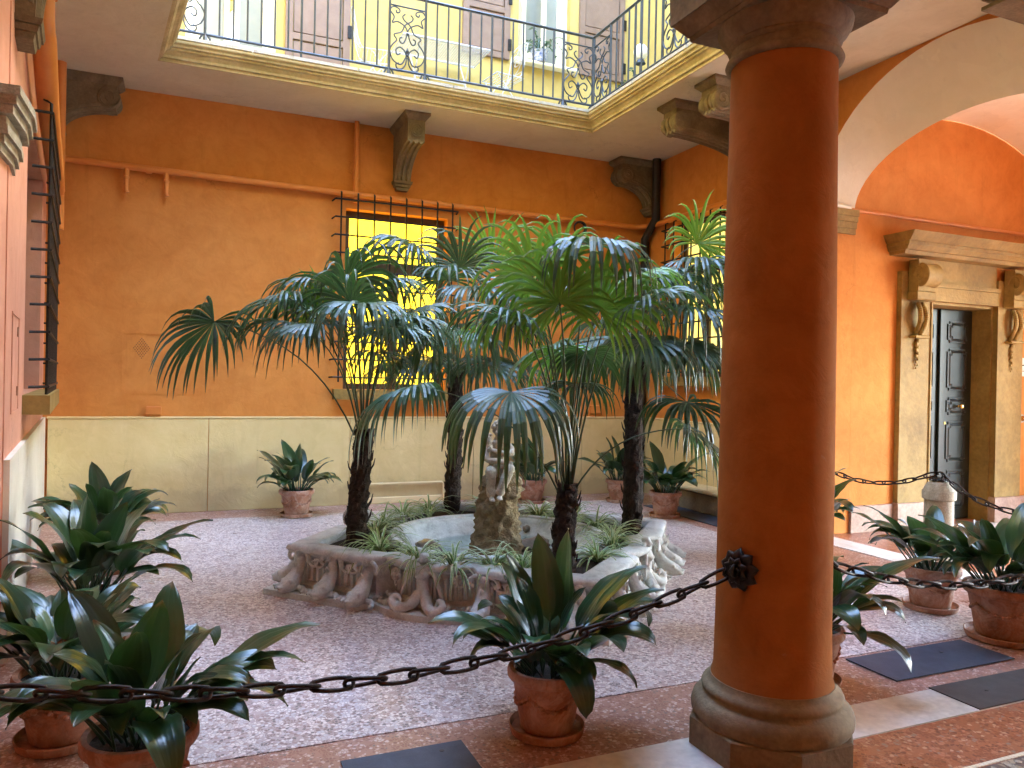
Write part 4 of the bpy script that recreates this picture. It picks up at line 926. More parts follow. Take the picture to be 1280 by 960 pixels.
# blocks: two outward faces each
BL = []
for q in range(4):
    c, s = math.cos(q*math.pi/2), math.sin(q*math.pi/2); rot = lambda x, y: V((FC.x+x*c-y*s, FC.y+x*s+y*c, 0))
    for sg in (-1, 1):
        A, B = rot(1.14, sg*.585), rot(1.59, 0); d = (B-A); nn = V((d.y, -d.x, 0)).normalized()
        if nn.dot(A-V((FC.x, FC.y, 0))) < 0: nn = -nn
        BL.append((A, B, nn))
        for i in range(13):
            if i % 6 == 0: continue
            p = A.lerp(B, .06+.88*i/12); inst('flute', flute, fo, (p.x, p.y, .105), (0, 0, math.atan2(nn.y, nn.x)))
def dolphin_mb():
    m = MB()   # local: +x outwards, z up; head down on the slab, tail curling under the rim
    body = spline([(.235, 0, .075), (.20, 0, .085), (.15, 0, .095), (.095, 0, .13), (.05, 0, .20), (.035, 0, .26), (.045, 0, .31)], 4)
    n = len(body); rad = [.020+.042*math.sin(min(1, (i+1)/n*1.9)*math.pi*.62) if i < n*.5 else .055-.030*(i-n*.5)/(n*.5) for i in range(n)]
    m.tube(body, rad, 12); m.ball((.15, 0, .095), .062, 12, 8, (1.1, .95, .9)); m.ball((.22, 0, .065), .030, 10, 6, (1.3, 1, .7)); m.ball((.235, 0, .092), .022, 10, 6, (1.5, 1, .6))
    for s in (-1, 1):
        m.ball((.175, s*.040, .125), .017, 8, 6); m.tube(spline([(.12, s*.04, .07), (.10, s*.085, .065), (.13, s*.12, .055), (.17, s*.13, .055)], 3), [.022]*4+[.02]*2+[.016]*2+[.012]*2, 6)
        m.tube(spline([(.045, s*.01, .30), (.05, s*.05, .325), (.055, s*.09, .30), (.05, s*.10, .265), (.045, s*.07, .25)], 3), .016, 6)
    m.tube(spline([(.06, 0, .19), (.10, 0, .235), (.105, 0, .26)], 3), [.016]*3+[.012]*2+[.006]*2, 6)
    m.ball((.06, 0, .31), .028, 8, 6)
    return m
DOL = fused('dolphin', dolphin_mb(), fstone, None, .0055)
for A, B, nn in BL:
    for f in (.07, .50, .93):
        p = A.lerp(B, f); inst('dolphin', DOL, fo, (p.x, p.y, .0), (0, 0, math.atan2(nn.y, nn.x)), (1, 1, 1))
for A, B, nn in BL:
    L_ = (B-A).length; tx = (B-A).normalized()
    for f0, f1 in ((.07, .50), (.50, .93)):
        for sgn, f in ((1, f0), (-1, f1)):
            o_ = A.lerp(B, f)+tx*sgn*.05; e_ = tx*sgn
            sp = [o_+nn*.03+V((0, 0, .285)), o_+e_*.03+nn*.035+V((0, 0, .25)), o_+e_*.075+nn*.04+V((0, 0, .222)), o_+e_*.115+nn*.04+V((0, 0, .235)), o_+e_*.12+nn*.035+V((0, 0, .265)), o_+e_*.095+nn*.035+V((0, 0, .275)), o_+e_*.08+nn*.035+V((0, 0, .258))]
            MB().tube(spline(sp, 4), [.013]*12+[.011]*8+[.008]*5, 6).build('scroll_relief', fstone, fo, 170)
        mid = A.lerp(B, (f0+f1)/2); m = MB()
        for k in range(7):
            a = -.9+k*.3; q = mid+tx*math.sin(a)*.07+nn*(.10+.03*math.cos(a)); m.tube([mid+nn*.05+V((0, 0, .05)), q+V((0, 0, .066)), q+nn*.03+V((0, 0, .05))], [.010, .013, .005], 6)
        m.ball(mid+nn*.05+V((0, 0, .06)), .020, 8, 6); tag(m.build('scallop_shell', fstone, fo, 170), kind='stuff')
def mermaid_mb():
    m = MB()
    m.tube([(.03, 0, .12), (.045, 0, .16), (.05, 0, .20), (.05, 0, .235), (.04, 0, .27), (.035, 0, .29)], [.040, .036, .031, .040, .030, .014], 12)
    for s in (-1, 1):
        m.ball((.08, s*.017, .228), .016, 8, 6)
        m.tube(spline([(.045, s*.035, .255), (.055, s*.075, .24), (.06, s*.10, .19), (.065, s*.125, .13), (.06, s*.13, .11)], 4), [.016]*8+[.013]*5+[.010]*4, 8)
        m.tube(spline([(.05, s*.02, .13), (.085, s*.045, .085), (.12, s*.085, .06), (.13, s*.13, .065), (.12, s*.16, .09), (.11, s*.15, .115), (.10, s*.12, .11), (.105, s*.115, .085)], 4), [.034]*6+[.030]*6+[.024]*6+[.016]*6+[.010]*5, 10)
        m.tube(spline([(.04, s*.015, .32), (.035, s*.045, .30), (.03, s*.07, .25), (.03, s*.10, .19), (.03, s*.115, .14)], 4), [.015]*8+[.012]*5+[.008]*4, 6)
    m.ball((.05, 0, .318), .030, 12, 8, (.95, .85, 1.12)); m.ball((.079, 0, .315), .007, 6, 5); m.ball((.04, 0, .338), .029, 10, 7, (1, 1.05, .8))
    return m
MER = fused('mermaid_figure', mermaid_mb(), fstone, None, .006)
for q in range(4):
    p, n_ = frame_arc(q, math.pi/4, 1.20); inst('mermaid_figure', MER, fo, (p.x, p.y, .0), (0, 0, math.atan2(n_.y, n_.x)), (1.25, 1.2, 1.2))
    r4 = random.Random(q+40)
    for sg in (-1, 1):
        p, n_ = frame_arc(q, math.pi/4+sg*.20, 1.23); m = MB()    # small carved masks with leaves under the rim
        sd_ = V((-n_.y, n_.x, 0))
        for k in range(9): a = k*.7; m.ball(p+sd_*math.cos(a)*.03+V((0, 0, .25+math.sin(a)*.03)), .017, 6, 5)
        m.ball(p+n_*.012+V((0, 0, .25)), .024, 8, 6)
        for k in range(3): m.ball(p+V((0, 0, .21-k*.022)), .014-.003*k, 6, 5)
        m.build('relief_mask', fstone, fo, 170)
        m = MB()
        for k in range(70):
            u = r4.random(); p, n_ = frame_arc(q, math.pi/4+sg*(.14+.40*u), 1.225+r4.random()*.085); r = r4.uniform(.012, .028)
            m.ball((p.x, p.y, .045+r*.5+(1.31-(V((p.x, p.y))-FC).length)*r4.uniform(.0, .75)), r, 6, 5, (r4.uniform(.8, 1.2), r4.uniform(.8, 1.2), r4.uniform(.55, .9)))
        tag(m.build('shell_pile', fstone, fo, 170), kind='stuff')
# tufa rock pedestal and the seated putto
pc = V((2.34, 5.74, 0))
def rock_mb():
    b = bmesh.new(); prof = [(.225, .15), (.22, .25), (.198, .40), (.178, .55), (.160, .68), (.148, .78), (.115, .86), (.05, .90)]; seg = 56; rows = []
    zs = [.15+.75*i/44 for i in range(45)]
    for z in zs:
        for (r0, z0), (r1, z1) in zip(prof, prof[1:]):
            if z0 <= z <= z1+1e-6: r = r0+(r1-r0)*(z-z0)/(z1-z0)
        row = []
        for i in range(seg):
            a = 2*math.pi*i/seg; p = V((math.cos(a)*r, math.sin(a)*r, z))
            c = noise.voronoi(p*17)[0][0]; k = (.32-c)*.075+noise.noise(p*38)*.012+noise.noise(p*9)*.014
            if z > .66: k += .05*max(0, math.cos(a-R_(-10)))*1; 
            k -= .05*max(0, math.cos(a-R_(235)))*max(0, (z-.58))/.28*1.9
            row.append(b.verts.new((pc.x+math.cos(a)*(r+k), pc.y+math.sin(a)*(r+k), z+noise.noise(p*30)*.008)))
        rows.append(row)
    for r0, r1 in zip(rows, rows[1:]):
        for i in range(seg): b.faces.new((r0[i], r0[(i+1) % seg], r1[(i+1) % seg], r1[i]))
    b.faces.new(rows[-1])
    me = bpy.data.meshes.new('rock_pedestal'); b.to_mesh(me); b.free(); me.materials.append(tufa); me.shade_smooth(); return me
me = rock_mb(); ro = bpy.data.objects.new('rock_pedestal', me); COL.objects.link(ro); ro.parent = fo; ro.location = (-2.38, -5.84, 0); ro['wl'] = (2.38, 5.84, 0)
def putto():
    # local: faces -y (towards the viewer), seat at z = 0; slightly turned by the caller
    m = MB(); T = lambda pts, r, s=10: m.tube(spline(pts, 4), [r[min(int(i/4), len(r)-1)] for i in range(len(pts)*4-3)], s)
    T([(0, .02, .02), (0, .02, .09), (0, .0, .16), (0, -.02, .225), (0, -.02, .26), (0, -.025, .285)], [.066, .062, .064, .066, .04, .028], 14)
    m.ball((-.035, .015, .03), .055, 10, 7); m.ball((.035, .015, .03), .055, 10, 7)
    # legs: left hangs straight, right shin angled inwards
    T([(-.04, 0, .035), (-.065, -.09, .045), (-.075, -.13, .02), (-.075, -.125, -.06), (-.07, -.125, -.14)], [.046, .044, .037, .034, .025])
    T([(.045, 0, .035), (.055, -.09, .06), (.05, -.14, .045), (.015, -.15, -.04), (-.015, -.155, -.125)], [.047, .045, .038, .034, .025])
    for x, y, z in ((-.07, -.15, -.155), (-.018, -.18, -.142)):
        m.ball((x, y, z), .026, 8, 6, (.85, 1.5, .65))
        for k in range(5): m.ball((x-.016+k*.008, y-.036+.002*abs(k-2), z-.006), .0065, 6, 5)
    # arms folded over the lap and chest
    T([(-.065, -.015, .225), (-.10, -.03, .17), (-.09, -.085, .12), (-.02, -.125, .115), (.04, -.13, .10)], [.026, .027, .023, .021, .016])
    T([(.065, -.015, .225), (.095, -.04, .18), (.06, -.095, .165), (-.01, -.115, .175), (-.06, -.10, .19)], [.026, .026, .022, .020, .016])
    for (x, y, z), sg in (((.055, -.133, .098), 1), ((-.072, -.098, .195), -1)):
        m.ball((x, y, z), .017, 8, 6, (1.2, .7, 1))
        for k in range(4): T([(x, y, z+.010-k*.007), (x+sg*.018, y-.006, z+.009-k*.008), (x+sg*.028, y+.004, z+.004-k*.008)], [.0062, .0055, .005], 6)
        T([(x, y, z+.012), (x+sg*.008, y-.01, z+.022)], [.0062, .0055], 6)
    # a small bird held against the shoulder
    T([(-.075, -.075, .20), (-.085, -.07, .25), (-.08, -.065, .29), (-.072, -.07, .31)], [.022, .026, .018, .010], 8); T([(-.072, -.072, .305), (-.07, -.095, .303)], [.009, .004], 6)
    m.ball((0, -.03, .335), .052, 14, 10, (.92, 1.0, 1.08)); m.ball((0, -.055, .312), .032, 10, 8, (.9, .9, .8)); m.ball((0, -.087, .325), .010, 8, 6, (.8, .9, 1.1))
    for s in (-1, 1): m.ball((s*.05, -.025, .328), .012, 6, 5, (.5, 1, 1.2)); m.ball((s*.026, -.068, .316), .016, 8, 6); m.ball((s*.019, -.077, .342), .0062, 6, 5)
    m.ball((0, -.082, .3015), .0085, 8, 5, (1.3, .7, .45))
    return m
st = thing('putto_statue', (pc.x-.02, pc.y-.06, .86), 'ochre stone statue of a seated child on the rock in the fountain', 'statue')
bd = inst('body', fused('body', putto(), ystone, None, .0055), st, (pc.x-.02, pc.y-.06, .845), (0, 0, R_(-12)), (1.1, 1.1, 1.1))
hm = MB(); r5 = random.Random(8)
for k in range(60):
    a, e = r5.random()*6.28, r5.uniform(.05, 1.4); x, y, z = .052*math.cos(a)*math.cos(e), .056*math.sin(a)*math.cos(e), .058*math.sin(e)
    if y < -.035 and z < .03: continue
    hm.ball((x, -.027+y, .34+z), r5.uniform(.010, .015), 6, 5)
inst('hair', hm.mesh('hair', ystone, 170), st, (pc.x-.02, pc.y-.06, .845), (0, 0, R_(-12)), (1.1, 1.1, 1.1))
# stones lying in the water
def stone_(x, y, z, r, sc, seed, label):
    b = bmesh.new(); bmesh.ops.create_icosphere(b, subdivisions=3, radius=r)
    for v in b.verts: v.co *= 1+noise.noise(v.co*(1.6/r)+V((seed, 0, 0)))*.35; v.co = V((v.co.x*sc[0], v.co.y*sc[1], v.co.z*sc[2]))
    me = bpy.data.meshes.new('stone'); b.to_mesh(me); b.free(); me.materials.append(stonewet); me.shade_smooth(); me.set_sharp_from_angle(angle=R_(35))
    o = bpy.data.objects.new('stone', me); COL.objects.link(o); o.location = (x, y, z); o.rotation_euler = (0, 0, seed); tag(o, label, 'stone', 'stones in the fountain basin')
stone_(2.72, 5.85, .22, .13, (1.5, .8, .5), .3, 'broad flat brown stone in the fountain water right of the rock')
stone_(2.68, 5.55, .19, .06, (1.2, .9, .7), 1.3, 'small ochre stone in front of the broad flat stone')
stone_(2.84, 5.62, .19, .07, (1.2, .8, .6), 2.6, 'rounded brown stone beside the front palm trunk')
stone_(2.87, 6.32, .26, .035, (1.1, 1, .9), 4, 'small dark pebble lying on the far lip of the basin')
stone_(1.86, 6.05, .22, .10, (1.5, .8, .55), 5, 'dark wet stone in the fountain water left of the rock')
stone_(1.75, 5.62, .18, .08, (1.3, .9, .5), 6.2, 'flat grey stone near the left inner edge of the basin')
stone_(1.45, 6.95, .34, .13, (1.3, .9, .75), 7.2, 'pale boulder on the planting bed behind the left spider plants')
stone_(2.95, 6.90, .33, .12, (1.3, .9, .75), 8.2, 'pale boulder on the planting bed behind the statue')
tl = MB()
tag(MB().lathe((2.38, 5.62, .1655), [(.30, 0), (.30, .012), (.28, .016)], 24).build('basin_tile', terra), 'round terracotta tile under the water in front of the rock', 'tile')

# ================================================================= PLANTS
def aspid_leaf(seed, L=.50, droop=1.0, tilt=.3, wmax=.070):
    # grows from the origin towards +x; petiole, then a pointed blade bending over
    rr = random.Random(seed); m = MB(); n = 15; pet = .34; p = V((0, 0, 0)); th = math.pi/2-tilt; pts = [p.copy()]; ths = [th]
    for i in range(n):
        t = (i+1)/n; th -= droop*(.02+.17*t*t)*(1 if t < .85 else 1.2); p = p+V((math.cos(th), 0, math.sin(th)))*L/n; pts.append(p.copy()); ths.append(th)
    tw = rr.uniform(-.5, .5); yb = rr.uniform(-.05, .05); fold = rr.uniform(.10, .32); wav = rr.uniform(0, 6)
    us = (-1, -.72, -.38, 0, .38, .72, 1); vs, fs, uvs = [], [], []
    k0 = int(n*pet); rows = []
    for i in range(k0, n+1):
        t = (i-k0)/(n-k0); w_ = wmax*(math.sin(math.pi*min(1, t*.96+.02)**.80))**.78 if 0 < t < 1 else .003
        if i == n: w_ = .001
        c = pts[i]; nrm = V((-math.sin(ths[i]), 0, math.cos(ths[i]))); sd = V((0, 1, 0)); a = tw*t; s2 = sd*math.cos(a)+nrm*math.sin(a); n2 = nrm*math.cos(a)-sd*math.sin(a)
        rows.append([c+V((0, yb*t*t*2, 0))+s2*w_*u+n2*(abs(u)**1.3*w_*fold+.0045*math.sin(wav+t*14+u*2)*abs(u)) for u in us])
    for i, r in enumerate(rows): vs += r
    W = len(us)
    for i in range(len(rows)-1):
        for k in range(W-1):
            fs.append((i*W+k, i*W+k+1, (i+1)*W+k+1, (i+1)*W+k))
            u0, u1, v0, v1 = (us[k]+1)/2, (us[k+1]+1)/2, i/(len(rows)-1), (i+1)/(len(rows)-1); uvs.append(((u0, v0), (u1, v0), (u1, v1), (u0, v1)))
    m.add(vs, fs, uvs); o = len(m.f); m.tube(pts[:k0+2], [.0058]*(k0)+[.0045, .002], 5)
    for k in range(o, len(m.f)): m.uv[k] = tuple((.5, .1) for _ in m.f[k])
    return m.mesh('aspidistra_leaf', leafm, 170)
LEAVES = [aspid_leaf(1, .56, .25, .12), aspid_leaf(2, .52, .5, .18), aspid_leaf(3, .56, .75, .28), aspid_leaf(4, .50, 1.0, .40), aspid_leaf(5, .54, 1.25, .45), aspid_leaf(6, .50, 1.5, .55),
          aspid_leaf(7, .54, .9, .62), aspid_leaf(8, .46, 1.7, .50, .060), aspid_leaf(9, .60, .6, .50, .074), aspid_leaf(10, .48, 1.2, .85), aspid_leaf(11, .44, .35, .35, .058), aspid_leaf(12, .56, 1.9, .35, .072)]
POTS = {}
def pot_parts(mat, r, h):
    k = (mat.name, r, h)
    if k not in POTS:
        s = r/.195
        pm = MB().lathe((0, 0, 0), [(.125*s, .022), (.132*s, .03), (.150*s, h*.45), (.172*s, h*.80), (.176*s, h*.82), (.190*s, h*.835), (.198*s, h*.87), (.199*s, h*.96), (.192*s, h), (.172*s, h), (.168*s, h-.035), (.001, h-.036)], 40).mesh('pot', mat, 45)
        sm = MB().lathe((0, 0, 0), [(.155*s, 0), (.178*s, .004), (.188*s, .04), (.182*s, .043), (.172*s, .02), (.001, .018)], 40).mesh('saucer', mat, 45)
        so = MB().lathe((0, 0, h-.034), [(.168*s, 0), (.10*s, .012), (.001, .018)], 28).mesh('soil', soil)
        g = MB(); n = 20                                 # moulded garland round the body
        for i in range(96):
            a = 2*math.pi*i/96; sw = abs(math.sin(a*2)); rr_ = (.150+.022*(h*.58+.03-sw*.05-h*.45)/(h*.35))*s
            g.ball((rr_*math.cos(a), rr_*math.sin(a), h*.66-sw*.055), .008*(1+.6*(i % 3 == 0)), 5, 4)
        gm = g.mesh('garland', mat, 170); POTS[k] = (pm, sm, so, gm)
    return POTS[k]
def potted(x, y, label, n=30, r=.195, h=.31, seed=0, mat=terra, size=1.0, spread=1.0, extra=(), z=0.0045):
    t = thing('potted_aspidistra', (x, y, z), label, 'potted plant', 'potted aspidistras around the courtyard'); rr = random.Random(seed+100)
    pm, sm, so, gm = pot_parts(mat, r, h); rz = rr.random()*6
    for nm, me in (('pot', pm), ('saucer', sm), ('soil', so), ('garland', gm)): inst(nm, me, t, (x, y, z), (0, 0, rz))
    n = int(n*1.2)
    for i in range(n):
        a = i*2.39996+rr.uniform(-.3, .3); q = math.sqrt((i+.5)/n); d = q*r*.62
        k = min(11, int(q*7+rr.uniform(-1.2, 1.8))); k = max(0, k)
        if rr.random() < .18: k = rr.choice((8, 9, 10, 11))
        s = size*rr.uniform(.66, 1.14)
        inst('leaf', LEAVES[k], t, (x+d*math.cos(a), y+d*math.sin(a), z+h-.03), (rr.uniform(-.12, .12), rr.uniform(-.1, .1)*1, a+rr.uniform(-.8, .8)), (s*spread, s*rr.uniform(.85, 1.2), s))
    for (a, k, s, ty) in extra:
        inst('leaf', LEAVES[k], t, (x+.06*math.cos(R_(a)), y+.06*math.sin(R_(a)), z+h-.03), (0, R_(ty), R_(a)), (s, s, s))
    return t
# directions: 0 = +x (right in the courtyard), 90 = away from the viewer
potted(-.608, 6.891, 'aspidistra by the left wall, farthest back of the left-hand row', 34, seed=1, size=1.05, extra=((170, 6, 1.1, 0), (100, 0, 1.1, 0)))
potted(-.501, 5.062, 'aspidistra second from the back in the left-hand row, long leaves reaching over the pale floor', 34, seed=2, size=1.1, extra=((-5, 6, 1.25, 0), (8, 8, 1.25, 12), (180, 6, 1.2, 0), (240, 0, 1.15, -4), (300, 0, 1.1, 5)))
potted(-.473, 3.789, 'aspidistra in the left-hand row with a bright green leaf, third from the back', 32, seed=3, size=1.0, extra=((200, 5, 1.2, 0), (240, 3, 1.1, 0)))
potted(-.136, 3.047, 'large dark aspidistra at the bottom left nearest the viewer, its pot cut by the frame', 36, seed=4, size=1.0, extra=((10, 8, 1.15, 18), (0, 6, 1.1, 8), (270, 0, 1.0, 0), (250, 1, 1, 0), (-20, 3, 1.1, 25), (-80, 11, 1, 20)))
potted(1.54, 3.12, 'dark aspidistra in a terracotta pot in front of the fountain behind the chain', 34, seed=5, r=.182, h=.30, size=1.0, extra=((0, 6, 1.2, 6), (180, 6, 1.1, 4), (190, 4, 1.1, 8), (60, 0, 1.1, 0), (20, 0, 1.15, 0), (140, 0, 1.0, 0), (260, 11, .95, 28), (-60, 7, .95, 20), (-10, 8, 1.05, 10)))
potted(1.176, 9.02, 'aspidistra against the cream dado left of the palms', 30, seed=6, mat=terra2, extra=((120, 0, 1.1, 0), (150, 8, 1.1, 0)))
potted(4.235, 9.17, 'aspidistra against the back dado seen just right of the statue', 28, seed=7, mat=terra2, extra=((80, 0, 1.15, 0),))
potted(5.418, 8.883, 'aspidistra half hidden behind the right-hand palm trunk', 26, seed=8, mat=terra2, extra=((150, 0, 1.1, 0),))
potted(5.348, 7.717, 'aspidistra just right of the right-hand palm trunk', 34, seed=9, mat=terra2, extra=((100, 0, 1.15, 0), (-20, 8, 1.2, 0)))
potted(3.12, 3.13, 'aspidistra half hidden behind the column with a long leaf arching right', 26, seed=10, r=.175, mat=terra, extra=((-30, 8, 1.25, 10), (-60, 9, 1.05, 25), (-20, 4, 1.1, 0), (-45, 5, 1.0, 10)))
potted(5.03, 3.89, 'bright green aspidistra in front of the bollard', 30, seed=11, mat=terra2, size=.95, extra=((160, 8, 1.1, 0),))
potted(4.883, 3.25, 'broad aspidistra in the big terracotta pot at the right edge', 34, r=.235, h=.35, seed=12, size=1.05, extra=((180, 6, 1.1, 0), (200, 11, 1.0, 0), (-30, 0, 1.25, 8)))
potted(5.30, 5.40, 'aspidistra almost wholly hidden behind the column, a few leaves showing on its right', 28, seed=13, mat=terra2, size=1.15, extra=((-10, 8, 1.1, 0),))

# ---- spider plants round the basin
def spider(x, y, z, s, seed, label):
    rr = random.Random(seed); m = MB()
    for k in range(46):
        a = rr.random()*6.283; L = s*rr.uniform(.7, 1.15); el = rr.uniform(.5, 1.35); d = V((math.cos(a), math.sin(a), 0)); p = V((x, y, z))+d*rr.uniform(0, .03); th = el; rows = []
        n = 7; sd_ = V((-d.y, d.x, 0))
        for i in range(n+1):
            t = i/n; w_ = .0082*s/.3*(1-t**2.2)+.0005
            rows.append([p-sd_*w_+V((0, 0, w_*.5)), p, p+sd_*w_+V((0, 0, w_*.5))]); p = p+(d*math.cos(th)+V((0, 0, math.sin(th))))*L/n; th -= rr.uniform(.22, .36)
        vs = [q for r in rows for q in r]; fs, uv = [], []
        for i in range(n):
            for j in range(2): fs.append((i*3+j, i*3+j+1, i*3+j+4, i*3+j+3)); uv.append(((j*.5, i/n), (j*.5+.5, i/n), (j*.5+.5, (i+1)/n), (j*.5, (i+1)/n)))
        m.add(vs, fs, uv)
    o = m.build('spider_plant', spidm); o.location = (0, 0, 0); tag(o, label, 'spider plant', 'striped spider plants round the basin')
for i, (x, y, s, lb) in enumerate((
    (1.33, 5.55, .30, 'striped spider plant just right of the left palm trunk'), (1.50, 5.12, .28, 'spider plant spilling over the front left rim, left one of the pair'),
    (1.68, 4.88, .28, 'spider plant above the carved mermaid on the front left rim'), (1.93, 4.78, .27, 'spider plant in front of the tufa rock, left side'),
    (2.12, 4.72, .27, 'spider plant in front of the tufa rock, right side'), (1.42, 6.10, .28, 'spider plant at the left inner edge of the basin'),
    (1.58, 6.50, .26, 'spider plant behind the left side of the basin'), (1.85, 6.85, .28, 'spider plant left of the back palm trunk'),
    (2.15, 7.0, .27, 'spider plant at the foot of the back palm trunk'), (2.72, 6.95, .28, 'spider plant behind the statue'),
    (3.10, 6.55, .28, 'spider plant behind the right side of the basin'), (3.30, 6.25, .30, 'large spider plant left of the right palm trunk'),
    (3.33, 5.85, .28, 'spider plant between the basin and the right palm trunk'), (3.20, 5.35, .27, 'spider plant at the right front rim below the right palm'),
    (2.75, 4.80, .26, 'spider plant right of the front palm trunk'), (3.02, 5.05, .27, 'spider plant at the front right edge of the basin'))):
    spider(x, y, .31, s*1.3, i+3, lb)

# ---- windmill palms
def fan(H, a, up_, L, n, spread, droop, rr, fl=.40):
    # palmate fan: hub H, axis a, upper side up_
    m = MB(); a = V(a).normalized(); up_ = V(up_); up_ = (up_-a*up_.dot(a)).normalized(); s = a.cross(up_).normalized(); H = V(H); dphi = 2*spread/(n-1)
    for i in range(n):
        ph = -spread+i*dphi+rr.uniform(-.02, .02); d = (a*math.cos(ph)+s*math.sin(ph)+up_*.16+V((rr.uniform(-.05, .05), rr.uniform(-.05, .05), rr.uniform(-.06, .04)))).normalized(); LL = L*(.66+.34*math.cos(ph/1.45))*rr.uniform(.92, 1.06)
        p = H.copy(); seg = 8; rows = []; tt = math.tan(dphi/2)*1.06; dr_ = droop*rr.uniform(.75, 1.3); kink = rr.random() < .3; kp = rr.uniform(.5, .75)
        for k in range(seg+1):
            t = k/seg; r = t*LL; w0 = fl*LL*tt; w_ = r*tt if t < fl else w0*max(.04, (1-((t-fl)/(1-fl)))**.75); w_ = min(w_, .023)+.0007
            sd_ = d.cross(up_); sd_ = sd_.normalized() if sd_.length > 1e-4 else s; nn = sd_.cross(d).normalized()
            rows.append([p-sd_*w_, p+nn*w_*.45, p+sd_*w_])
            g = dr_*(.04+.92*max(0, t-.20))
            if kink and t > kp: g += .5; kink = False
            d = (d+V((0, 0, -1))*g).normalized(); p = p+d*(LL/seg)
        vs = [q for r_ in rows for q in r_]; fs, uv = [], []
        for k in range(seg):
            for j in range(2): fs.append((k*3+j, k*3+j+1, k*3+j+4, k*3+j+3)); uv.append(((j*.5, k/seg), (j*.5+.5, k/seg), (j*.5+.5, (k+1)/seg), (j*.5, (k+1)/seg)))
        m.add(vs, fs, uv)
    return m
def px(x, y, D):      # a point of the place seen at photograph position x, y and depth D (used only to set plausible frond hubs)
    return EYE+(Fw+Rt*((x-640)/FPX)-Up*((y-480)/FPX))*D
def palm(base, top, rad, fronds, label, seed, nrand, rmin=.45, rmax=.7, hz=.22, L0=.62):
    t = thing('windmill_palm', base, label, 'palm tree', 'windmill palms in the fountain corners'); rr = random.Random(seed); base, top = V(base), V(top)
    b = bmesh.new(); rows = []; seg = 20; n = 56
    for i in range(n+1):
        u = i/n; c = base.lerp(top, u)+V((math.sin(u*5+seed)*.012, math.cos(u*4+seed)*.012, 0)); r = rad*(1.12-.2*u+.22*max(0, u-.7)*math.sin(u*9))
        row = []
        for k in range(seg):
            a = 2*math.pi*k/seg; q = V((math.cos(a)*2.2, math.sin(a)*2.2, u*(top-base).length*16)); e = noise.noise(q+V((seed, 0, 0)))*.22+.14*abs(math.sin(u*n*.55+k*.63))+noise.noise(q*3)*.15
            row.append(b.verts.new(c+V((math.cos(a), math.sin(a), 0))*r*(1+e)))
        rows.append(row)
    for r0, r1 in zip(rows, rows[1:]):
        for i in range(seg): b.faces.new((r0[i], r0[(i+1) % seg], r1[(i+1) % seg], r1[i]))
    b.faces.new(rows[-1]); me = bpy.data.meshes.new('trunk'); b.to_mesh(me); b.free(); me.materials.append(trunkm)
    o = bpy.data.objects.new('trunk', me); COL.objects.link(o); o.parent = t; o.location = -base; o['wl'] = tuple(base)
    m = MB()                                            # loose fibres and old leaf bases
    H_ = (top-base).length
    for k in range(int(900*H_)):
        u = rr.random()**.8; a = rr.random()*6.28; c = base.lerp(top, u); d = V((math.cos(a), math.sin(a), 0)); L = rr.uniform(.02, .07)*(1+.8*(u > .8)); p = c+d*rad*rr.uniform(.95, 1.12); e = V((-d.y, d.x, 0))*.0016
        q = p+d*L*rr.uniform(.15, .7)+V((rr.uniform(-.02, .02), rr.uniform(-.02, .02), L*rr.uniform(-.9, 1))); m.add([p-e, p+e, q], [(0, 1, 2)])
    tag(m.build('fibre', trunkm, t), kind='stuff')
    m = MB()
    for k in range(int(26*H_)):
        u = rr.uniform(.05, 1); a = k*2.4; c = base.lerp(top, u); d = V((math.cos(a), math.sin(a), 0)); p = c+d*rad*.9; m.tube([p, p+d*rad*.45+V((0, 0, .05)), p+d*rad*.62+V((0, 0, .10))], [.016, .013, .005], 5, True, .5)
    m.build('leaf_base', trunkm, t)
    allf = list(fronds)
    for k in range(nrand):
        a = 2*math.pi*(k+rr.random()*.6)/nrand; rd = rr.uniform(rmin, rmax); up2 = rr.random()
        allf.append((top+V((math.cos(a)*rd, math.sin(a)*rd, hz+up2*.55*hz-.1*rd)), None, None, rr.uniform(.85, 1.05), 1.0, palmm))
    for (H, axis, upv, s, dr_, mt) in allf:
        s *= 1.06
        H = V(H); st_ = top+V(((H-top).x*.06, (H-top).y*.06, -.05)); dirn = (H-top); hor = V((dirn.x, dirn.y, 0))
        ctrl = top+V((dirn.x*.35, dirn.y*.35, dirn.z*.75+.10)); c = bez(st_, ctrl, H, 10)
        tang = (c[-1]-c[-2]).normalized()
        if axis is None: axis = (tang+V((0, 0, -.25))).normalized()
        axis = V(axis).normalized()
        if upv is None: upv = V((0, 0, 1)) if abs(axis.z) < .85 else -hor.normalized()*(-1 if axis.z > 0 else 1)*-1
        m = fan(H, axis, upv, L0*s, 25 if s < 1 else 28, R_(rr.uniform(112, 135)), dr_, rr)
        f = m.build('frond', mt, t)
        MB().tube(c, [.010-.0045*i/10 for i in range(11)], 6, True, .7).build('petiole', petm, f, 170)
    return t
G, Bk = palmg, palmm; dn = V((0, 0, -1)); lf_, rt_, nr_ = -R0, R0, -V((Fw.x, Fw.y, 0))
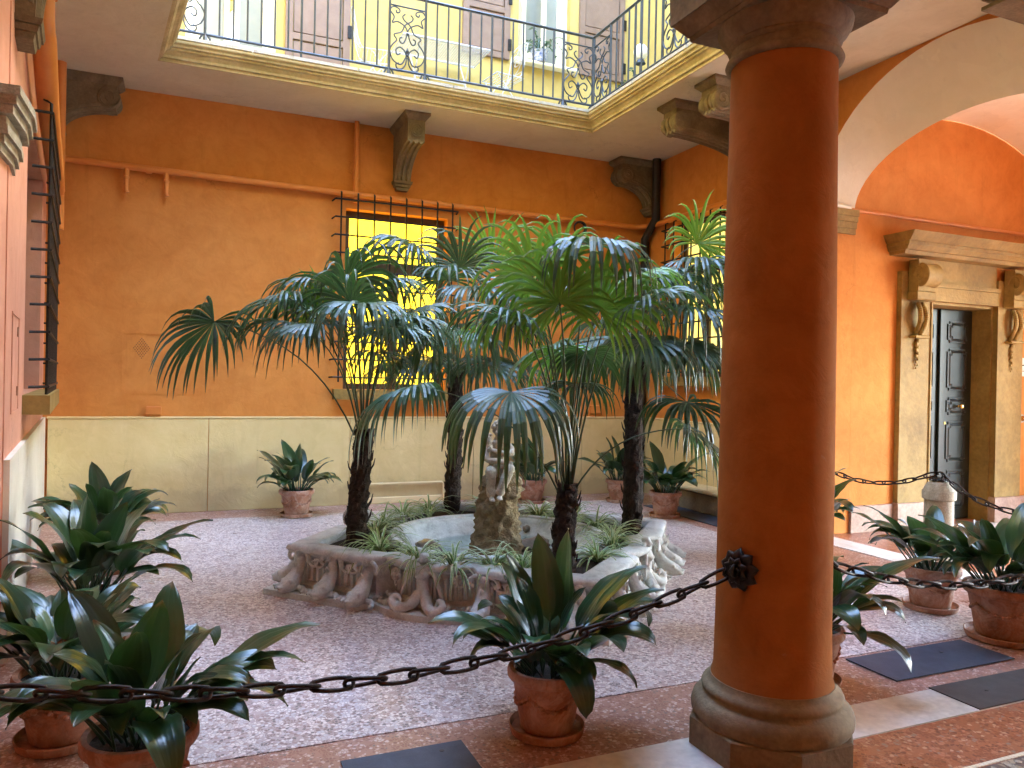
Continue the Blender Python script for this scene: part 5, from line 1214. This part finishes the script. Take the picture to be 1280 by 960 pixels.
palm((1.20, 5.74, .28), (1.235, 5.76, 1.22), .068, [
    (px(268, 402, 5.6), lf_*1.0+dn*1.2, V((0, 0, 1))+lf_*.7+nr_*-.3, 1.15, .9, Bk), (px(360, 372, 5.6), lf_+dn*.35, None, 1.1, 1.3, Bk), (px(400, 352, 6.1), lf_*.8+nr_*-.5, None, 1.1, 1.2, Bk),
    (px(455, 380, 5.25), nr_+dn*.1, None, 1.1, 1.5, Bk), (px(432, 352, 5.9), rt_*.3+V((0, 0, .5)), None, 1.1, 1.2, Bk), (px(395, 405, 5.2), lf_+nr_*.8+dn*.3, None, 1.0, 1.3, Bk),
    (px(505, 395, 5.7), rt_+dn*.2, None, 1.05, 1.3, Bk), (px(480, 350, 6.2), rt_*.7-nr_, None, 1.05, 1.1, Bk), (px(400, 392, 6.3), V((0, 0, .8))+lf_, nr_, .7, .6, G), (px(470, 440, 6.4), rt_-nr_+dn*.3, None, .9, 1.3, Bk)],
    'left windmill palm of the fountain with one long frond hanging to the left', 3, 7, .22, .5, .62, .56)
palm((2.47, 7.22, .28), (2.47, 7.24, 1.66), .066, [
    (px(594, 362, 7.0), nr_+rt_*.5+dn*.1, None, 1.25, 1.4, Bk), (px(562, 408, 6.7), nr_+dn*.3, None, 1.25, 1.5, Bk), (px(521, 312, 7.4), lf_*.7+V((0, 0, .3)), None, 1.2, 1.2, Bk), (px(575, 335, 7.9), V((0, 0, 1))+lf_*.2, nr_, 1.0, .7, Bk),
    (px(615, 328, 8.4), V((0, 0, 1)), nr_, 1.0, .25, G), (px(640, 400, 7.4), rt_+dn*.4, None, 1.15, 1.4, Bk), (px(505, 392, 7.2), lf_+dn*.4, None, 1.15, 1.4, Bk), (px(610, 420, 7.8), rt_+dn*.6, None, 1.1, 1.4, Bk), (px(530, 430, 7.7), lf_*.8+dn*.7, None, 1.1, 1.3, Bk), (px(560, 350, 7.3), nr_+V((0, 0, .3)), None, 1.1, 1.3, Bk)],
    'tall back windmill palm of the fountain in front of the lit window', 5, 7, .4, .7, .16, .60)
palm((3.55, 5.62, .28), (3.60, 5.70, 1.98), .070, [
    (px(783, 350, 6.0), nr_+V((0, 0, .1)), None, 1.25, 1.3, Bk), (px(821, 352, 6.3), rt_*.4+nr_+V((0, 0, .2)), None, 1.25, 1.2, Bk), (px(872, 305, 6.6), rt_*.6+V((0, 0, .8)), nr_, .75, .8, G), (px(872, 330, 6.2), rt_*.7+nr_*.5, None, 1.15, 1.3, Bk), (px(863, 385, 6.0), nr_+rt_*.5+dn*.2, None, 1.15, 1.5, Bk),
    (px(745, 360, 6.9), lf_+V((0, 0, .1)), None, 1.2, 1.2, Bk), (px(859, 503, 6.2), rt_*.6+nr_+dn*.4, None, 1.2, 1.3, Bk), (px(805, 425, 5.8), nr_+dn*.4, None, 1.1, 1.4, Bk), (px(880, 360, 7.2), rt_+dn*.2, None, 1.1, 1.2, Bk), (px(835, 345, 7.3), -nr_+V((0, 0, .3)), None, 1.1, 1.0, Bk), (px(880, 440, 6.6), rt_+dn*.5, None, 1.1, 1.4, Bk), (px(760, 400, 6.9), lf_+dn*.3, None, 1.05, 1.3, Bk), (px(700, 330, 7.0), lf_*.8+V((0, 0, .5)), nr_, 1.0, .9, G)],
    'right windmill palm of the fountain, tallest and nearest the column', 7, 10, .4, .75, .02, .60)
palm((2.31, 4.47, .28), (2.335, 4.50, .93), .066, [
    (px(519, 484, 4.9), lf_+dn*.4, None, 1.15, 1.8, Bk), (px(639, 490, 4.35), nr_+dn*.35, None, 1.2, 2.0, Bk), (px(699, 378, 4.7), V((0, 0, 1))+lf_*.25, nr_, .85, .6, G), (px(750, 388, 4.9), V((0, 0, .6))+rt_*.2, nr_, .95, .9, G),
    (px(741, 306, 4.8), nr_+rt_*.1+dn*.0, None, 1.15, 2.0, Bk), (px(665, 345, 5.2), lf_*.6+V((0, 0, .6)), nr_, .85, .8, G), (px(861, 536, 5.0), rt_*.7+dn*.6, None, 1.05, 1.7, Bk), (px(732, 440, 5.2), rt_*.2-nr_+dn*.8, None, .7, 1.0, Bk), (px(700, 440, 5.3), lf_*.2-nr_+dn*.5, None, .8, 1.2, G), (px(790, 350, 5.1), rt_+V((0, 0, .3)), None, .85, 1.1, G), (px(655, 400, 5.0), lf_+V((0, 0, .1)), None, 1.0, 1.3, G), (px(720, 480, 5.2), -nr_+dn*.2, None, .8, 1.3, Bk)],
    'front windmill palm of the fountain with fresh green fans on long stems', 9, 4, .35, .65, 1.0, .57)
for o in bpy.data.objects:
    if 'wl' in o: del o['wl']
